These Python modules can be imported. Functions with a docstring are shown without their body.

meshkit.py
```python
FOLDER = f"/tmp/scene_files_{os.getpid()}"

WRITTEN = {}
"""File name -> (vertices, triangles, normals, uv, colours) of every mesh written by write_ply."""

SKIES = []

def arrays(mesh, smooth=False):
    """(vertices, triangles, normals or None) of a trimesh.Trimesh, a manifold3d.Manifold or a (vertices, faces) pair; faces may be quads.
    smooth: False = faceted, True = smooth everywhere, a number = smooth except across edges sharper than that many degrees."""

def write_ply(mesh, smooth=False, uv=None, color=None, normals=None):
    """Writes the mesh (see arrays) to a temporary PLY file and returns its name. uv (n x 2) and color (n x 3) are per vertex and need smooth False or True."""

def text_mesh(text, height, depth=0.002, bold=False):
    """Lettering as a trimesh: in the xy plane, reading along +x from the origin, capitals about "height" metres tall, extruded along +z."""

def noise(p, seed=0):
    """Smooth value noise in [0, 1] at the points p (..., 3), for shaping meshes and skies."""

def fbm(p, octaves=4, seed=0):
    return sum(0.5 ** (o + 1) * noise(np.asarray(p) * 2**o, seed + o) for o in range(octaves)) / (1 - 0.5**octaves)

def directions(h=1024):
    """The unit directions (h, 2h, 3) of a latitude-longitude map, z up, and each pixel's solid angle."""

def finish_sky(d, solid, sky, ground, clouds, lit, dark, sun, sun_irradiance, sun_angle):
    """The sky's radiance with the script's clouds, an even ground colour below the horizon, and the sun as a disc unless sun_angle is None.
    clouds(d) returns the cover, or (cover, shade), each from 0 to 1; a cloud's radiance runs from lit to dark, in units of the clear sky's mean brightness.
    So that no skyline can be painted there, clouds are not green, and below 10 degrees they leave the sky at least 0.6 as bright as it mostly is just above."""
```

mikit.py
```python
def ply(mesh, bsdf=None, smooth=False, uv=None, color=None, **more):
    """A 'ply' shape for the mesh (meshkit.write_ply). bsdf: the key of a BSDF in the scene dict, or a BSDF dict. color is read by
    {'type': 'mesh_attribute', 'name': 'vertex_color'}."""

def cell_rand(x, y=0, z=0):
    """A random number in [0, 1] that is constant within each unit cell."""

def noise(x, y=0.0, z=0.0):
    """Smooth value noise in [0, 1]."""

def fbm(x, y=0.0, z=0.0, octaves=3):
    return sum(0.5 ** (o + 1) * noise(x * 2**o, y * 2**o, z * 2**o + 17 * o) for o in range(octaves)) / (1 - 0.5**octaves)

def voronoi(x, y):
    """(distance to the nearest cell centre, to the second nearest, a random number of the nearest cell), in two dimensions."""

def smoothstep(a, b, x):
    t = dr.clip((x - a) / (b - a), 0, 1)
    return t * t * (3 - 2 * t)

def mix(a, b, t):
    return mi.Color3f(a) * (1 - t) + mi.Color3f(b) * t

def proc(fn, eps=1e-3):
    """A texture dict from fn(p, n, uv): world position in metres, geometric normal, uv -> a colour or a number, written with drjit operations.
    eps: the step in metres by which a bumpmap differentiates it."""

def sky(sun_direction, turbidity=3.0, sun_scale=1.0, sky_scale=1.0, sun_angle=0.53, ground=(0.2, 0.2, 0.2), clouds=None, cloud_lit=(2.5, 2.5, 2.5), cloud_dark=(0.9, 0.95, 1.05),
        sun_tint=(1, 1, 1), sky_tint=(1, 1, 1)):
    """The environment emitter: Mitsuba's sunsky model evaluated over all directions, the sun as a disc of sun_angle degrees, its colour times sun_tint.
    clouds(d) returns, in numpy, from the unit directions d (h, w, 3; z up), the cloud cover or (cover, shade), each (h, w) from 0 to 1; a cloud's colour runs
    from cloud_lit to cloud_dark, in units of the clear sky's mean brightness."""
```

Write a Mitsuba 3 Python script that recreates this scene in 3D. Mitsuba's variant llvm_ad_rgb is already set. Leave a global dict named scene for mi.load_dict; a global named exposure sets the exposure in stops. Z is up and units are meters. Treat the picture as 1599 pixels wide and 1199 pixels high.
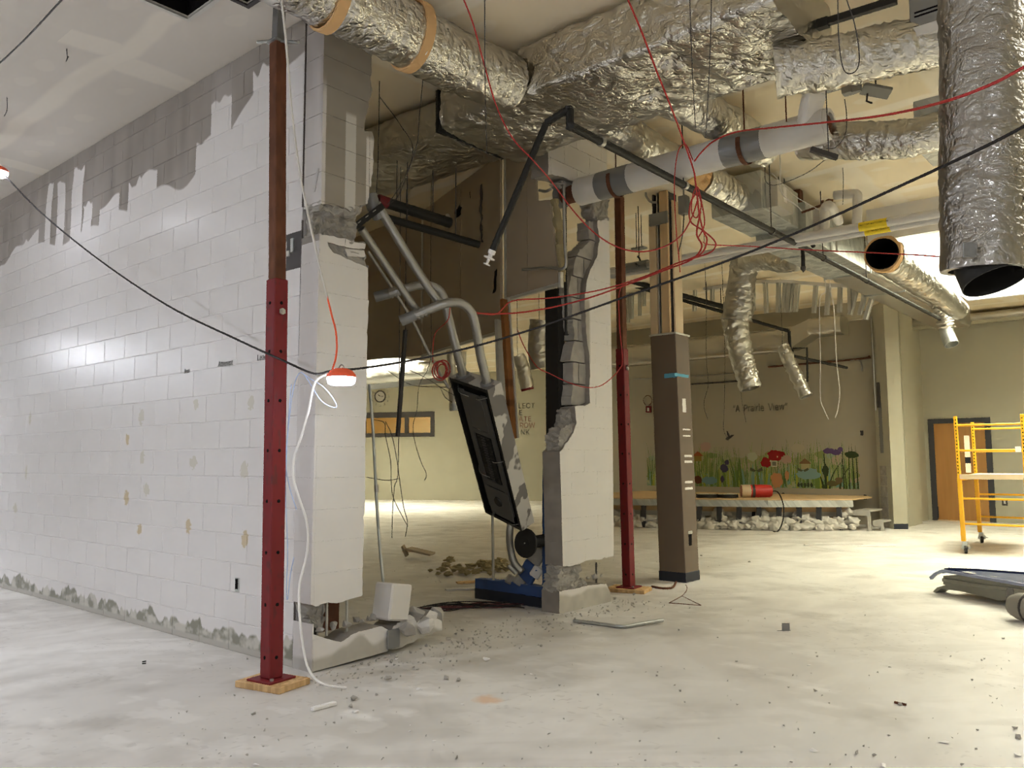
import math
import random
import numpy as np
import trimesh
import drjit as dr
import mitsuba as mi
import mikit
import meshkit
import manifold3d as m3
from shapely.geometry import Polygon, box as sbox
from shapely import affinity
from mikit import noise, fbm, voronoi, smoothstep, mix, cell_rand, proc

T = mi.ScalarTransform4f
scene, labels = {}, {}

# ------------------------------------------------------------------ camera, light, exposure
CAM = np.array([4.38, -3.182, 1.318])
FOC, YAW, PITCH, ROLL = 1270.44, -.70716, .09495, -.00477
FW = np.array([math.cos(PITCH) * math.sin(YAW), math.cos(PITCH) * math.cos(YAW), math.sin(PITCH)])
R0 = np.cross(FW, [0, 0, 1.0]); R0 /= np.linalg.norm(R0)
U0 = np.cross(R0, FW)
RT = R0 * math.cos(ROLL) + U0 * math.sin(ROLL)
UP = -R0 * math.sin(ROLL) + U0 * math.cos(ROLL)
scene['camera'] = {'type': 'perspective', 'fov': math.degrees(2 * math.atan(799.5 / FOC)), 'fov_axis': 'x', 'near_clip': 0.05, 'far_clip': 200.0,
                   'to_world': T().look_at(origin=CAM.tolist(), target=(CAM + FW).tolist(), up=UP.tolist())}
exposure = 0.92
CEIL = 4.41
LAMP_HANGING = 22.0      # the two lamps in view on the black cable
LAMP_OTHER = 560.0       # the string goes on outside the frame
SKY_RIGHT = (8.8, 8.7, 6.6)
SKY_OFF = (1.55, 1.53, 1.35)      # a dim skylight outside the picture on the right
SKY_LEFT = (8.6, 8.5, 6.5)
LAMP_TINT = np.array([.93, .985, 1.10])


def A(px, py, x=None, y=None, z=None, d=None):
    """The point of the room seen at a pixel of the photograph, on a plane of the room or at a depth."""
    v = FW + RT * (px - 799.5) / FOC + UP * (599.5 - py) / FOC
    t = (x - CAM[0]) / v[0] if x is not None else (y - CAM[1]) / v[1] if y is not None else (z - CAM[2]) / v[2] if z is not None else d
    return CAM + v * t


# ------------------------------------------------------------------ entries of the scene
def uniq(key):
    if key not in scene and key not in places:
        return key
    n = 1
    while f'{key}_{n:03d}' in scene or f'{key}_{n:03d}' in places:
        n += 1
    return f'{key}_{n:03d}'


places = set()


def tag(key, label=None, cat=None, group=None, kind=None):
    d = labels.setdefault(key, {})
    for k, v in (('label', label), ('category', cat), ('group', group), ('kind', kind)):
        if v:
            d[k] = v
    return key


def thing(name, label, cat, group=None, kind=None):
    key = uniq(name)
    places.add(key)
    return tag(key, label, cat, group, kind)


def add(name, mesh, mat, parent=None, label=None, cat=None, group=None, kind=None, smooth=False, color=None, **more):
    if isinstance(mesh, (list, tuple)):
        mesh = trimesh.util.concatenate(list(mesh))
    key = uniq((parent + '__' if parent else '') + name)
    scene[key] = mikit.ply(mesh, mat, smooth=smooth, color=color, **more)
    if label or cat or group or kind:
        tag(key, label, cat, group, kind)
    return key


# ------------------------------------------------------------------ meshes
def box(lo, hi, bev=0.0):
    lo, hi = np.minimum(lo, hi), np.maximum(lo, hi)
    if bev <= 0:
        m = trimesh.creation.box(extents=hi - lo)
        m.apply_translation((lo + hi) / 2)
        return m
    b = min(bev, (hi - lo).min() * .45)
    pts = []
    for s in np.ndindex(2, 2, 2):
        c = np.where(s, hi, lo)
        sg = np.where(s, -1, 1)
        for k in range(3):
            q = c + sg * b
            q[k] = c[k]
            pts.append(q)
    return trimesh.convex.convex_hull(np.array(pts))


def frame_box(o, u, v, w, su, sv, sw, bev=0.0):
    """A box with its corner at o and its edges along the unit axes u, v, w."""
    m = box((0, 0, 0), (su, sv, sw), bev)
    M = np.eye(4)
    M[:3, 0], M[:3, 1], M[:3, 2], M[:3, 3] = u, v, w, o
    m.apply_transform(M)
    return m


def beam(p, q, w, h, up=(0, 0, 1), bev=0.0):
    """A bar of section w x h from p to q."""
    p, q = np.asarray(p, float), np.asarray(q, float)
    n = q - p
    L = np.linalg.norm(n)
    n /= L
    s = np.cross(n, up)
    if np.linalg.norm(s) < 1e-6:
        s = np.cross(n, (1, 0, 0))
    s /= np.linalg.norm(s)
    t = np.cross(s, n)
    return frame_box(p - s * w / 2 - t * h / 2, n, s, -np.cross(s, n) * -1, L, w, h, bev)


def spline(pts, n=6):
    p = np.asarray(pts, float)
    if len(p) < 3 or n <= 1:
        return p
    e = np.vstack([2 * p[0] - p[1], p, 2 * p[-1] - p[-2]])
    out = []
    for i in range(len(p) - 1):
        a, b, c, d = e[i:i + 4]
        for t in np.arange(n) / n:
            out.append(.5 * (2 * b + (c - a) * t + (2 * a - 5 * b + 4 * c - d) * t * t + (3 * b - a - 3 * c + d) * t ** 3))
    return np.vstack(out + [p[-1:]])


def frames(p):
    t = np.gradient(p, axis=0)
    t /= np.linalg.norm(t, axis=1, keepdims=True) + 1e-12
    a = np.cross(t[0], (0, 0, 1.0))
    if np.linalg.norm(a) < .05:
        a = np.cross(t[0], (0, 1.0, 0))
    N = []
    for i in range(len(p)):
        a = a - t[i] * (a @ t[i])
        a /= np.linalg.norm(a)
        N.append(a)
    N = np.array(N)
    return t, N, np.cross(t, N)


def skin(rings, close=True):
    """Rings (n, s, 3) joined by quads; closed by fans at both ends."""
    n, s = rings.shape[:2]
    v = rings.reshape(-1, 3)
    i, j = np.meshgrid(np.arange(n - 1), np.arange(s), indexing='ij')
    k = (j + 1) % s
    q = np.stack([i * s + j, i * s + k, (i + 1) * s + k, (i + 1) * s + j], -1).reshape(-1, 4)
    f = np.vstack([q[:, [0, 1, 2]], q[:, [0, 2, 3]]])
    if close:
        c0, c1 = len(v), len(v) + 1
        v = np.vstack([v, rings[0].mean(0), rings[-1].mean(0)])
        a = np.arange(s)
        b = (a + 1) % s
        f = np.vstack([f, np.stack([a * 0 + c0, b, a], 1), np.stack([a * 0 + c1, (n - 1) * s + a, (n - 1) * s + b], 1)])
    return trimesh.Trimesh(v, f, process=False)


def tube(pts, r, sides=8, n=1, close=True):
    p = spline(pts, n)
    t, N, B = frames(p)
    ang = np.arange(sides) * 2 * np.pi / sides
    r = np.broadcast_to(r, (len(p),))[:, None, None]
    return skin(p[:, None] + r * (np.cos(ang)[None, :, None] * N[:, None] + np.sin(ang)[None, :, None] * B[:, None]), close)


def dense(pts, step):
    p = np.asarray(pts, float)
    L = np.concatenate([[0], np.cumsum(np.linalg.norm(np.diff(p, axis=0), axis=1))])
    s = np.linspace(0, L[-1], max(3, int(L[-1] / step) + 1))
    return np.stack([np.interp(s, L, p[:, k]) for k in range(3)], 1), s


def crumple(v, f, seed):
    """Sharp creases: distance to the nearest of random cell borders, like crushed foil."""
    a = meshkit.noise(v * f, seed)
    b = meshkit.noise(v * f * 1.9 + 5, seed + 1)
    c = meshkit.noise(v * f * 3.7 + 9, seed + 2)
    return (np.abs(a - .5) + .5 * np.abs(b - .5) + .28 * np.abs(c - .5)) * 2 - .45


def wrinkles(v, nrm, amp, seed, ring=0.0, s=None, pucker=()):
    d = (meshkit.noise(v * 3.1, seed + 9) - .5) * 1.5 * amp
    w = v + (meshkit.fbm(v * 5, 2, seed + 3) - .5)[..., None] * .25
    d += crumple(w, 9.0, seed) * amp * 1.5
    if ring and s is not None:
        q = np.stack([np.broadcast_to(s * 34, v.shape[:2]) + 2.2 * meshkit.noise(v * 6, seed + 4), v[..., 2] * 7 + v[..., 0] * 2, v[..., 1] * 7], -1)
        d += ring * 2.2 * crumple(q, 1.0, seed + 5)
    for c, rad, dep in pucker:
        q = v - np.asarray(c)
        rr = np.linalg.norm(q, axis=-1)
        a = np.arctan2(q[..., 1], q[..., 0] + q[..., 2])
        d -= dep * np.exp(-(rr / (rad * .5)) ** 2) * (1 - .45 * np.sin(a * 9) * np.clip(rr / rad * 3, 0, 1))
    return v + nrm * d[..., None]


def duct(pts, r, amp=.008, ring=.0, sides=56, step=.022, wall=0.0, n=8, seed=1, cap=True):
    """A round foil-wrapped duct, wrinkled; with wall > 0 it is an open sleeve."""
    p, s = dense(spline(pts, n), step)
    t, N, B = frames(p)
    ang = np.arange(sides) * 2 * np.pi / sides
    nrm = np.cos(ang)[None, :, None] * N[:, None] + np.sin(ang)[None, :, None] * B[:, None]
    r = np.interp(s / s[-1], np.linspace(0, 1, len(np.atleast_1d(r))), np.atleast_1d(r)) if np.ndim(r) else np.full(len(p), r)
    v = p[:, None] + nrm * r[:, None, None]
    v = wrinkles(v, nrm, amp, seed, ring, s[:, None])
    if not wall:
        return skin(v, cap)
    inner = p[:, None] + nrm * (r - wall)[:, None, None]
    return skin(np.concatenate([inner[:1], v, inner[::-1]]), False)


def rect_duct(a, b, y0, z0, y1, z1, axis=0, amp=.012, step=.028, sag=.0, seed=3, pucker=()):
    """A rectangular insulated duct along x from a to b, section (y0..y1) x (z0..z1), soft corners, wrinkled skin, its bottom sagging between hangers."""
    L = abs(b - a)
    xs = np.linspace(a, b, int(L / step) + 1)
    per = []
    n = int((y1 - y0) / step)
    m = int((z1 - z0) / step)
    per += [(y0, z) for z in np.linspace(z1, z0, m, endpoint=False)]
    per += [(y, z0) for y in np.linspace(y0, y1, n, endpoint=False)]
    per += [(y1, z) for z in np.linspace(z0, z1, m, endpoint=False)]
    per += [(y, z1) for y in np.linspace(y1, y0, n, endpoint=False)]
    per = np.array(per)
    for _ in range(4):
        per = (np.roll(per, 1, 0) + 2 * per + np.roll(per, -1, 0)) / 4
    c = np.array([(y0 + y1) / 2, (z0 + z1) / 2])
    tn = np.roll(per, -1, 0) - np.roll(per, 1, 0)
    nn = np.stack([-tn[:, 1], tn[:, 0]], 1)
    nn *= np.sign(((per - c) * nn).sum(1))[:, None]
    nn /= np.linalg.norm(nn, axis=1)[:, None] + 1e-9
    v = np.zeros((len(xs), len(per), 3))
    v[..., 0] = xs[:, None]
    v[..., 1], v[..., 2] = per[None, :, 0], per[None, :, 1]
    nrm = np.zeros_like(v)
    nrm[..., 1], nrm[..., 2] = nn[None, :, 0], nn[None, :, 1]
    if sag:
        low = np.clip((c[1] - v[..., 2]) / (z1 - z0) * 2, 0, 1)
        mid = np.clip(1 - ((v[..., 1] - c[0]) / (y1 - y0) * 2) ** 2, 0, 1)
        v[..., 2] -= sag * low * mid * (.5 + .5 * np.sin(xs * 2 * np.pi / 1.1 + 1))[:, None]
    return skin(wrinkles(v, nrm, amp, seed, pucker=pucker), True)


def slab(poly, o, u, v, w, t):
    """A shapely polygon in the (u, v) plane at o, thickened by t along w."""
    out = []
    for g in getattr(poly, 'geoms', [poly]):
        if g.is_empty or g.geom_type != 'Polygon' or g.area < 1e-6:
            continue
        m = trimesh.creation.extrude_polygon(g, t, engine='earcut')
        M = np.eye(4)
        M[:3, 0], M[:3, 1], M[:3, 2], M[:3, 3] = u, v, w, o
        m.apply_transform(M)
        if np.linalg.det(M[:3, :3]) < 0:
            m.invert()
        out.append(m)
    return trimesh.util.concatenate(out) if out else None


def rock(c, s, seed, n=13, squash=1.0):
    rng = np.random.default_rng(seed)
    p = rng.normal(size=(n, 3))
    p /= np.linalg.norm(p, axis=1)[:, None]
    p *= rng.uniform(.75, 1.05, (n, 1)) * np.array([1, rng.uniform(.6, 1), squash * rng.uniform(.6, .95)]) * s
    a = rng.uniform(0, 6.28)
    p[:, :2] = p[:, :2] @ np.array([[math.cos(a), -math.sin(a)], [math.sin(a), math.cos(a)]])
    m = trimesh.convex.convex_hull(p)
    m.apply_translation(np.asarray(c, float) - [0, 0, m.bounds[0][2] if len(c) == 3 and c[2] <= .0 else 0])
    return m


def rot_mesh(m, R, c=(0, 0, 0)):
    M = np.eye(4)
    M[:3, :3] = R
    M[:3, 3] = c
    m.apply_transform(M)
    return m


def rz(a):
    return np.array([[math.cos(a), -math.sin(a), 0], [math.sin(a), math.cos(a), 0], [0, 0, 1.0]])


def ring(c, axis, r0, r1, h, n=40):
    """An annulus of height h on the axis, inner radius r0, outer r1."""
    prof = np.array([(r0, 0), (r1, 0), (r1, h), (r0, h), (r0, 0)])
    if r0 <= 0:
        prof = np.array([(0, 0), (r1, 0), (r1, h), (0, h)])
    return lathe(prof, c, axis, n)


def lathe(prof, c, axis=(0, 0, 1), n=32):
    m = trimesh.creation.revolve(np.asarray(prof, float), sections=n)
    z = np.asarray(axis, float) / np.linalg.norm(axis)
    m.apply_transform(trimesh.geometry.align_vectors([0, 0, 1], z))
    m.apply_translation(c)
    if m.volume < 0:
        m.invert()
    return m


# ------------------------------------------------------------------ materials
def rgb(*c):
    return {'type': 'rgb', 'value': list(c)}


def srgb(r, g, b):
    return [(c / 255 / 12.92 if c / 255 <= .04045 else ((c / 255 + .055) / 1.055) ** 2.4) for c in (r, g, b)]


def plain(name, col, rough=.6, metallic=0.0, spec=.4, **more):
    c = col if isinstance(col, dict) else rgb(*col)
    scene[name] = {'type': 'twosided', 'bsdf': {'type': 'principled', 'base_color': c, 'roughness': rough, 'metallic': metallic, 'specular': spec, **more}}


def bumped(name, col, rough, fn, scale, metallic=0.0, spec=.4, eps=2e-3, **more):
    c = col if isinstance(col, dict) else rgb(*col)
    scene[name] = {'type': 'twosided', 'bsdf': {'type': 'bumpmap', 'tex': proc(fn, eps), 'scale': scale,
                   'bsdf': {'type': 'principled', 'base_color': c, 'roughness': rough, 'metallic': metallic, 'specular': spec, **more}}}


FINGERS = [(-4.72, .075, 4.22), (-4.42, .10, 4.2), (-3.75, .1, 3.84), (-4.0, .13, 4.24), (-2.75, .14, 3.82), (-3.3, .16, 3.74), (-1.55, .14, 3.9), (-1.31, .15, 4.15), (-.93, .1, 3.86), (-.73, .13, 4.2), (-5.3, .1, 3.75)]


def c_wall_left(p, n, uv):
    """White paint, its ragged upper edge with roller strokes up the bare grey blocks; the torn base strip; glue marks."""
    e = fbm(p.x * 1.6, p.z * .3, 0, 3)
    edge = 3.52 + .09 * (p.x + 6) * .35 + .42 * smoothstep(-1.9, -.6, p.x) + (e - .5) * .35
    edge = dr.select((noise(p.x * 2.46, 7.3) > .62) & (p.x < -1.0), edge + .16, edge)
    for x, w, top in FINGERS:
        inside = dr.abs(p.x - x + (noise(p.z * 4, x * 7) - .5) * .05) < w
        edge = dr.select(inside, dr.maximum(edge, top + (noise(p.x * 15, 3) - .5) * .09), edge)
    white = smoothstep(-.012, .012, edge - p.z)
    stroke = noise(p.x * 9, p.z * .8, 3)
    grey = mix((.235, .212, .190), (.30, .272, .245), fbm(p.x * 3, p.z * 3, 1)) * (.88 + .24 * stroke)
    wash = smoothstep(.45, .75, fbm(p.x * 2.4, p.z * .7, 5)) * smoothstep(.8, 0, p.z - edge)
    grey = mix(grey, (.40, .37, .35), wash * .55)
    paint = mix((.665, .64, .63), (.70, .675, .665), fbm(p.x * 2, p.z * 2, 9))
    col = mix(grey, paint, white)
    b = p.z - .13 - (noise(p.x * 7, 4) - .5) * .11 - (noise(p.x * 28, 8) - .5) * .05
    bare = mix((.22, .215, .17), (.50, .48, .43), smoothstep(.35, .65, fbm(p.x * 11, p.z * 13, 2)))
    col = mix(col, bare, smoothstep(.012, -.012, b))
    col = mix(col, (.42, .40, .36), smoothstep(.055, .035, p.z))
    for gx, gz, w, h, dk in GLUE:
        q = dr.sqrt(dr.square((p.x - gx) / w) + dr.square((p.z - gz) / h)) + (noise(p.x * 60, p.z * 60) - .5) * .7
        col = mix(col, (.52, .42, .26) if dk else (.56, .53, .46), smoothstep(1.0, .82, q) * .85)
    return col


def spot(px, py, w, h, dk):
    q = A(px, py, y=0)
    return (q[0], q[2], w, h, dk)


GLUE = [spot(392, 629, .045, .055, 0), spot(306, 630, .04, .05, 0), spot(221, 650, .05, .07, 0), spot(199, 686, .035, .05, 1), spot(222, 713, .045, .055, 0), spot(47, 655, .03, .08, 0), spot(41, 739, .03, .08, 0),
        spot(302, 722, .06, .05, 0), spot(382, 735, .05, .06, 0), spot(198, 777, .055, .06, 1), spot(229, 764, .05, .055, 0), spot(218, 827, .045, .045, 1), spot(294, 820, .04, .06, 1), spot(382, 841, .045, .065, 1), spot(24, 793, .06, .05, 0)]


def c_pier(p, n, uv):
    """Painted front of the broken wall; sides and breaks show the grey block."""
    grey = mix((.20, .182, .162), (.30, .272, .24), fbm(p.x * 9, p.y * 9, p.z * 9, 3))
    paint = mix((.655, .63, .60), (.69, .665, .635), fbm(p.y * 3, p.z * 3, 2))
    # bare strips and grey patches of the upper part, where a cabinet and a soffit stood
    up = smoothstep(2.98, 3.0, p.z) * smoothstep(.6, .5, p.y)
    band = mix((.24, .216, .18), (.31, .28, .235), fbm(p.y * 4, p.z * 5, 6))
    band = mix(band, (.52, .50, .46), smoothstep(.19, .20, p.y) * smoothstep(.29, .28, p.y) * smoothstep(3.74, 3.70, p.z))
    band = mix(band, (.60, .57, .53), smoothstep(.375, .38, p.y) * smoothstep(3.62, 3.58, p.z))
    band = mix(band, (.60, .57, .545), smoothstep(.035, .025, p.y) * smoothstep(3.95, 3.75, p.z))
    front = mix(paint, band, up)
    gp = smoothstep(2.5, 2.6, p.y) * smoothstep(3.10, 3.06, p.y) * smoothstep(2.22, 2.26, p.z)
    front = mix(front, (.36, .335, .29), gp * smoothstep(2.9, 2.8, p.z))
    base = smoothstep(.14, .10, p.z + (noise(p.y * 8, 1) - .5) * .12)
    front = mix(front, mix((.36, .34, .30), (.50, .47, .41), fbm(p.y * 9, p.z * 9, 4)), base)
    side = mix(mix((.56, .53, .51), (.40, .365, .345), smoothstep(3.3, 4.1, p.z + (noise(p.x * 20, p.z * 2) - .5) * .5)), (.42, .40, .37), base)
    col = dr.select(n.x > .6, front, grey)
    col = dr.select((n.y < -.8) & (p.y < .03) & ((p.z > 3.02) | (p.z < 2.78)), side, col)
    return col


def c_concrete(p, n, uv):
    return mix((.24, .225, .20), (.44, .415, .375), fbm(p.x * 12, p.y * 12, p.z * 12, 4))


def b_rough(p, n, uv):
    return fbm(p.x * 40, p.y * 40, p.z * 40, 3)


STAINS = [A(765, 1092, z=0), A(630, 1111, z=0), A(560, 1116, z=0), A(1285, 1100, z=0), A(1275, 1075, z=0), A(1160, 1040, z=0), A(665, 1080, z=0)]


def c_floor(p, n, uv):
    a = fbm(p.x * .55, p.y * .55, 3, 4)
    b = fbm(p.x * 5 + 3 * a, p.y * 2.2, 7, 4)
    col = mix((.62, .595, .56), (.77, .75, .715), smoothstep(.25, .75, .6 * a + .4 * b))
    s = fbm(p.x * 1.1 + p.y * 1.4, (p.x - p.y) * .35, 2, 3)
    col = mix(col, (.70, .685, .655), smoothstep(.56, .72, s) * .6)
    dirt = smoothstep(.45, .85, fbm(p.x * 2.3, p.y * 2.3, 11, 4)) * .45
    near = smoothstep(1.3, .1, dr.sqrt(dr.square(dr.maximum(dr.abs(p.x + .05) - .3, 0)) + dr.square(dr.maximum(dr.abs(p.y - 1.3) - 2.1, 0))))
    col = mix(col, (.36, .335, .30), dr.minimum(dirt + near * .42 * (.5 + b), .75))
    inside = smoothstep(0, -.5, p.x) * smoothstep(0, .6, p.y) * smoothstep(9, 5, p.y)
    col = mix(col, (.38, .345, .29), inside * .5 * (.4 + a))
    for i, q in enumerate(STAINS):
        rr = dr.sqrt(dr.square((p.x - float(q[0])) / (.085 if i == 0 else .13)) + dr.square((p.y - float(q[1])) / (.085 if i == 0 else .07))) + (fbm(p.x * 17, p.y * 17, i) - .5) * 1.1
        col = mix(col, (.64, .42, .26) if i == 0 else (.82, .80, .77), smoothstep(1.25, .1, rr) * (.75 if i == 0 else .6))
    drag = smoothstep(.52, .70, fbm((p.x + p.y) * .5, (p.x - p.y) * 3.2, 21, 4)) * smoothstep(.35, .65, noise(p.x * .7, p.y * .7, 31))
    col = mix(col, (.50, .475, .435), drag * .35)
    dust = smoothstep(.60, .74, fbm(p.x * 3.6, p.y * 5.2, 41, 4))
    col = mix(col, (.84, .82, .79), dust * .2)
    speck = smoothstep(.80, .9, noise(p.x * 31, p.y * 31)) * smoothstep(.45, .7, noise(p.x * 2, p.y * 2, 5))
    col = mix(col, (.30, .28, .25), speck * .18)
    return col


def c_ceiling(p, n, uv):
    """Drywall with taped and daubed joints."""
    wob = (noise(p.x * 3, p.y * 3) - .5) * .08
    fy = dr.abs((p.y + .62 + wob) / 1.22 - dr.floor((p.y + .62 + wob) / 1.22) - .5) * 1.22
    row = dr.floor((p.y + .62) / 1.22)
    sx = (p.x + wob) / 3.0 + cell_rand(row, 3)
    fx = dr.abs(sx - dr.floor(sx) - .5) * 3.0
    seam = dr.maximum(smoothstep(.50, .56, fy), smoothstep(1.34, 1.40, fx) * .8) * dr.select((p.y < -1.0) & (p.x < 1), .15, 1.0)
    gx, gy = p.x / .42, p.y / .61
    cx, cy = dr.floor(gx), dr.floor(gy)
    q = dr.sqrt(dr.square((gx - cx - .5) * 1.1) + dr.square((gy - cy - .5) * 2.6))
    daub = smoothstep(.34, .22, q + (noise(p.x * 8, p.y * 8) - .5) * .2) * dr.select(cell_rand(cx, cy, 9) > .45, 1.0, 0.0)
    paper = mix((.71, .615, .45), (.76, .665, .50), fbm(p.x * .8, p.y * .8, 4, 3))
    mud = mi.Color3f(.80, .745, .64)
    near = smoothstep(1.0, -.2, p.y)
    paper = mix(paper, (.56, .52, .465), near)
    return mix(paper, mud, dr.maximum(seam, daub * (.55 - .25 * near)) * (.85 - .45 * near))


def b_foil(p, n, uv):
    a = fbm(p.x * 16, p.y * 16, p.z * 16, 3)
    r = dr.abs(noise(p.x * 26 + 3 * a, p.y * 26, p.z * 26) - .5) * 2
    r2 = dr.abs(noise(p.x * 60 + 5 * a, p.y * 60, p.z * 60) - .5) * 2
    return a + .5 * dr.minimum(r * 3, 1) + .22 * dr.minimum(r2 * 3, 1)


def b_block(p, n, uv):
    return fbm(p.x * 55, p.y * 55, p.z * 55, 2)


def c_rust(p, n, uv):
    return mix((.065, .026, .014), (.16, .062, .03), fbm(p.x * 25, p.y * 25, p.z * 9, 3))


def c_red(p, n, uv):
    return mix((.155, .012, .015), (.11, .02, .02), smoothstep(.62, .8, fbm(p.x * 40, p.y * 40, p.z * 14, 2)))


def c_wood(p, n, uv):
    g = fbm(p.x * 6 + p.y * 40, p.y * 6 + p.x * 40, p.z * 4, 3)
    return mix((.60, .40, .20), (.42, .255, .115), smoothstep(.35, .7, g))


def c_stud(p, n, uv):
    g = fbm(p.x * 90, p.y * 90, p.z * 3, 3)
    k = smoothstep(.05, .02, dr.abs(p.z - 2.05)) + smoothstep(.04, .02, dr.abs(p.z - 1.86))
    return mix(mix((.27, .115, .035), (.17, .065, .018), g), (.06, .02, .008), k * .6)


def c_galv(p, n, uv):
    return mix((.42, .44, .43), (.62, .64, .62), voronoi(p.x * 14 + p.z * 9, p.y * 14 + p.z * 5)[2])


def c_cream(p, n, uv):
    return mix((.43, .405, .315), (.46, .435, .34), fbm(p.x * 2, p.y * 2, p.z * 2, 3))


def c_panelpaint(p, n, uv):
    t = fbm(p.x * 6, p.y * 6, p.z * 3.4, 4)
    return mix((.135, .125, .115), (.44, .42, .38), smoothstep(.46, .50, t))


def c_brown(p, n, uv):
    return mix((.34, .275, .20), (.38, .31, .225), fbm(p.x * 2, p.y * 2, p.z * 2, 3))


def c_door(p, n, uv):
    g = fbm(p.x * 22, p.y * 3, p.z * 1.2, 3)
    return mix((.44, .225, .075), (.36, .17, .05), g)


def r_wall_left(p, n, uv):
    return .30 + .45 * smoothstep(3.25, 3.55, p.z)


scene['m_wall'] = {'type': 'twosided', 'bsdf': {'type': 'bumpmap', 'tex': proc(b_block, 2e-3), 'scale': .0008,
                   'bsdf': {'type': 'principled', 'base_color': proc(c_wall_left), 'roughness': proc(r_wall_left), 'specular': .45}}}
plain('m_mortar_dark', (.16, .14, .13), .8)
plain('m_mortar', (.50, .48, .465), .6)
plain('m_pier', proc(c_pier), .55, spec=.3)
bumped('m_concrete', proc(c_concrete), .9, b_rough, .008, spec=.15)
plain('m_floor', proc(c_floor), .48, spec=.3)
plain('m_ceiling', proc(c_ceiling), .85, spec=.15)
bumped('m_foil', (.68, .655, .60), .15, b_foil, .007, metallic=1.0)
bumped('m_foil_dull', (.44, .42, .39), .22, b_foil, .006, metallic=1.0)
plain('m_rust', proc(c_rust), .75, spec=.3)
plain('m_red', proc(c_red), .5, spec=.3)
plain('m_wood', proc(c_wood), .7, spec=.2)
plain('m_stud', proc(c_stud), .7, spec=.2)
plain('m_galv', proc(c_galv), .42, metallic=.85)
plain('m_steel', (.40, .39, .365), .40, metallic=.9)
plain('m_cream', proc(c_cream), .6, spec=.25)
plain('m_panelpaint', proc(c_panelpaint), .5)
plain('m_brown', proc(c_brown), .8, spec=.15)
plain('m_door', proc(c_door), .45)
plain('m_black', (.012, .011, .010), .45)
plain('m_blackpipe', (.016, .015, .013), .5, spec=.25)
plain('m_dark', (.006, .005, .005), .9, spec=.1)
plain('m_whitepipe', (.60, .575, .54), .5)
plain('m_tape', (.22, .22, .215), .35, metallic=.3)
plain('m_kraft', (.58, .36, .17), .7, spec=.2)
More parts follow.
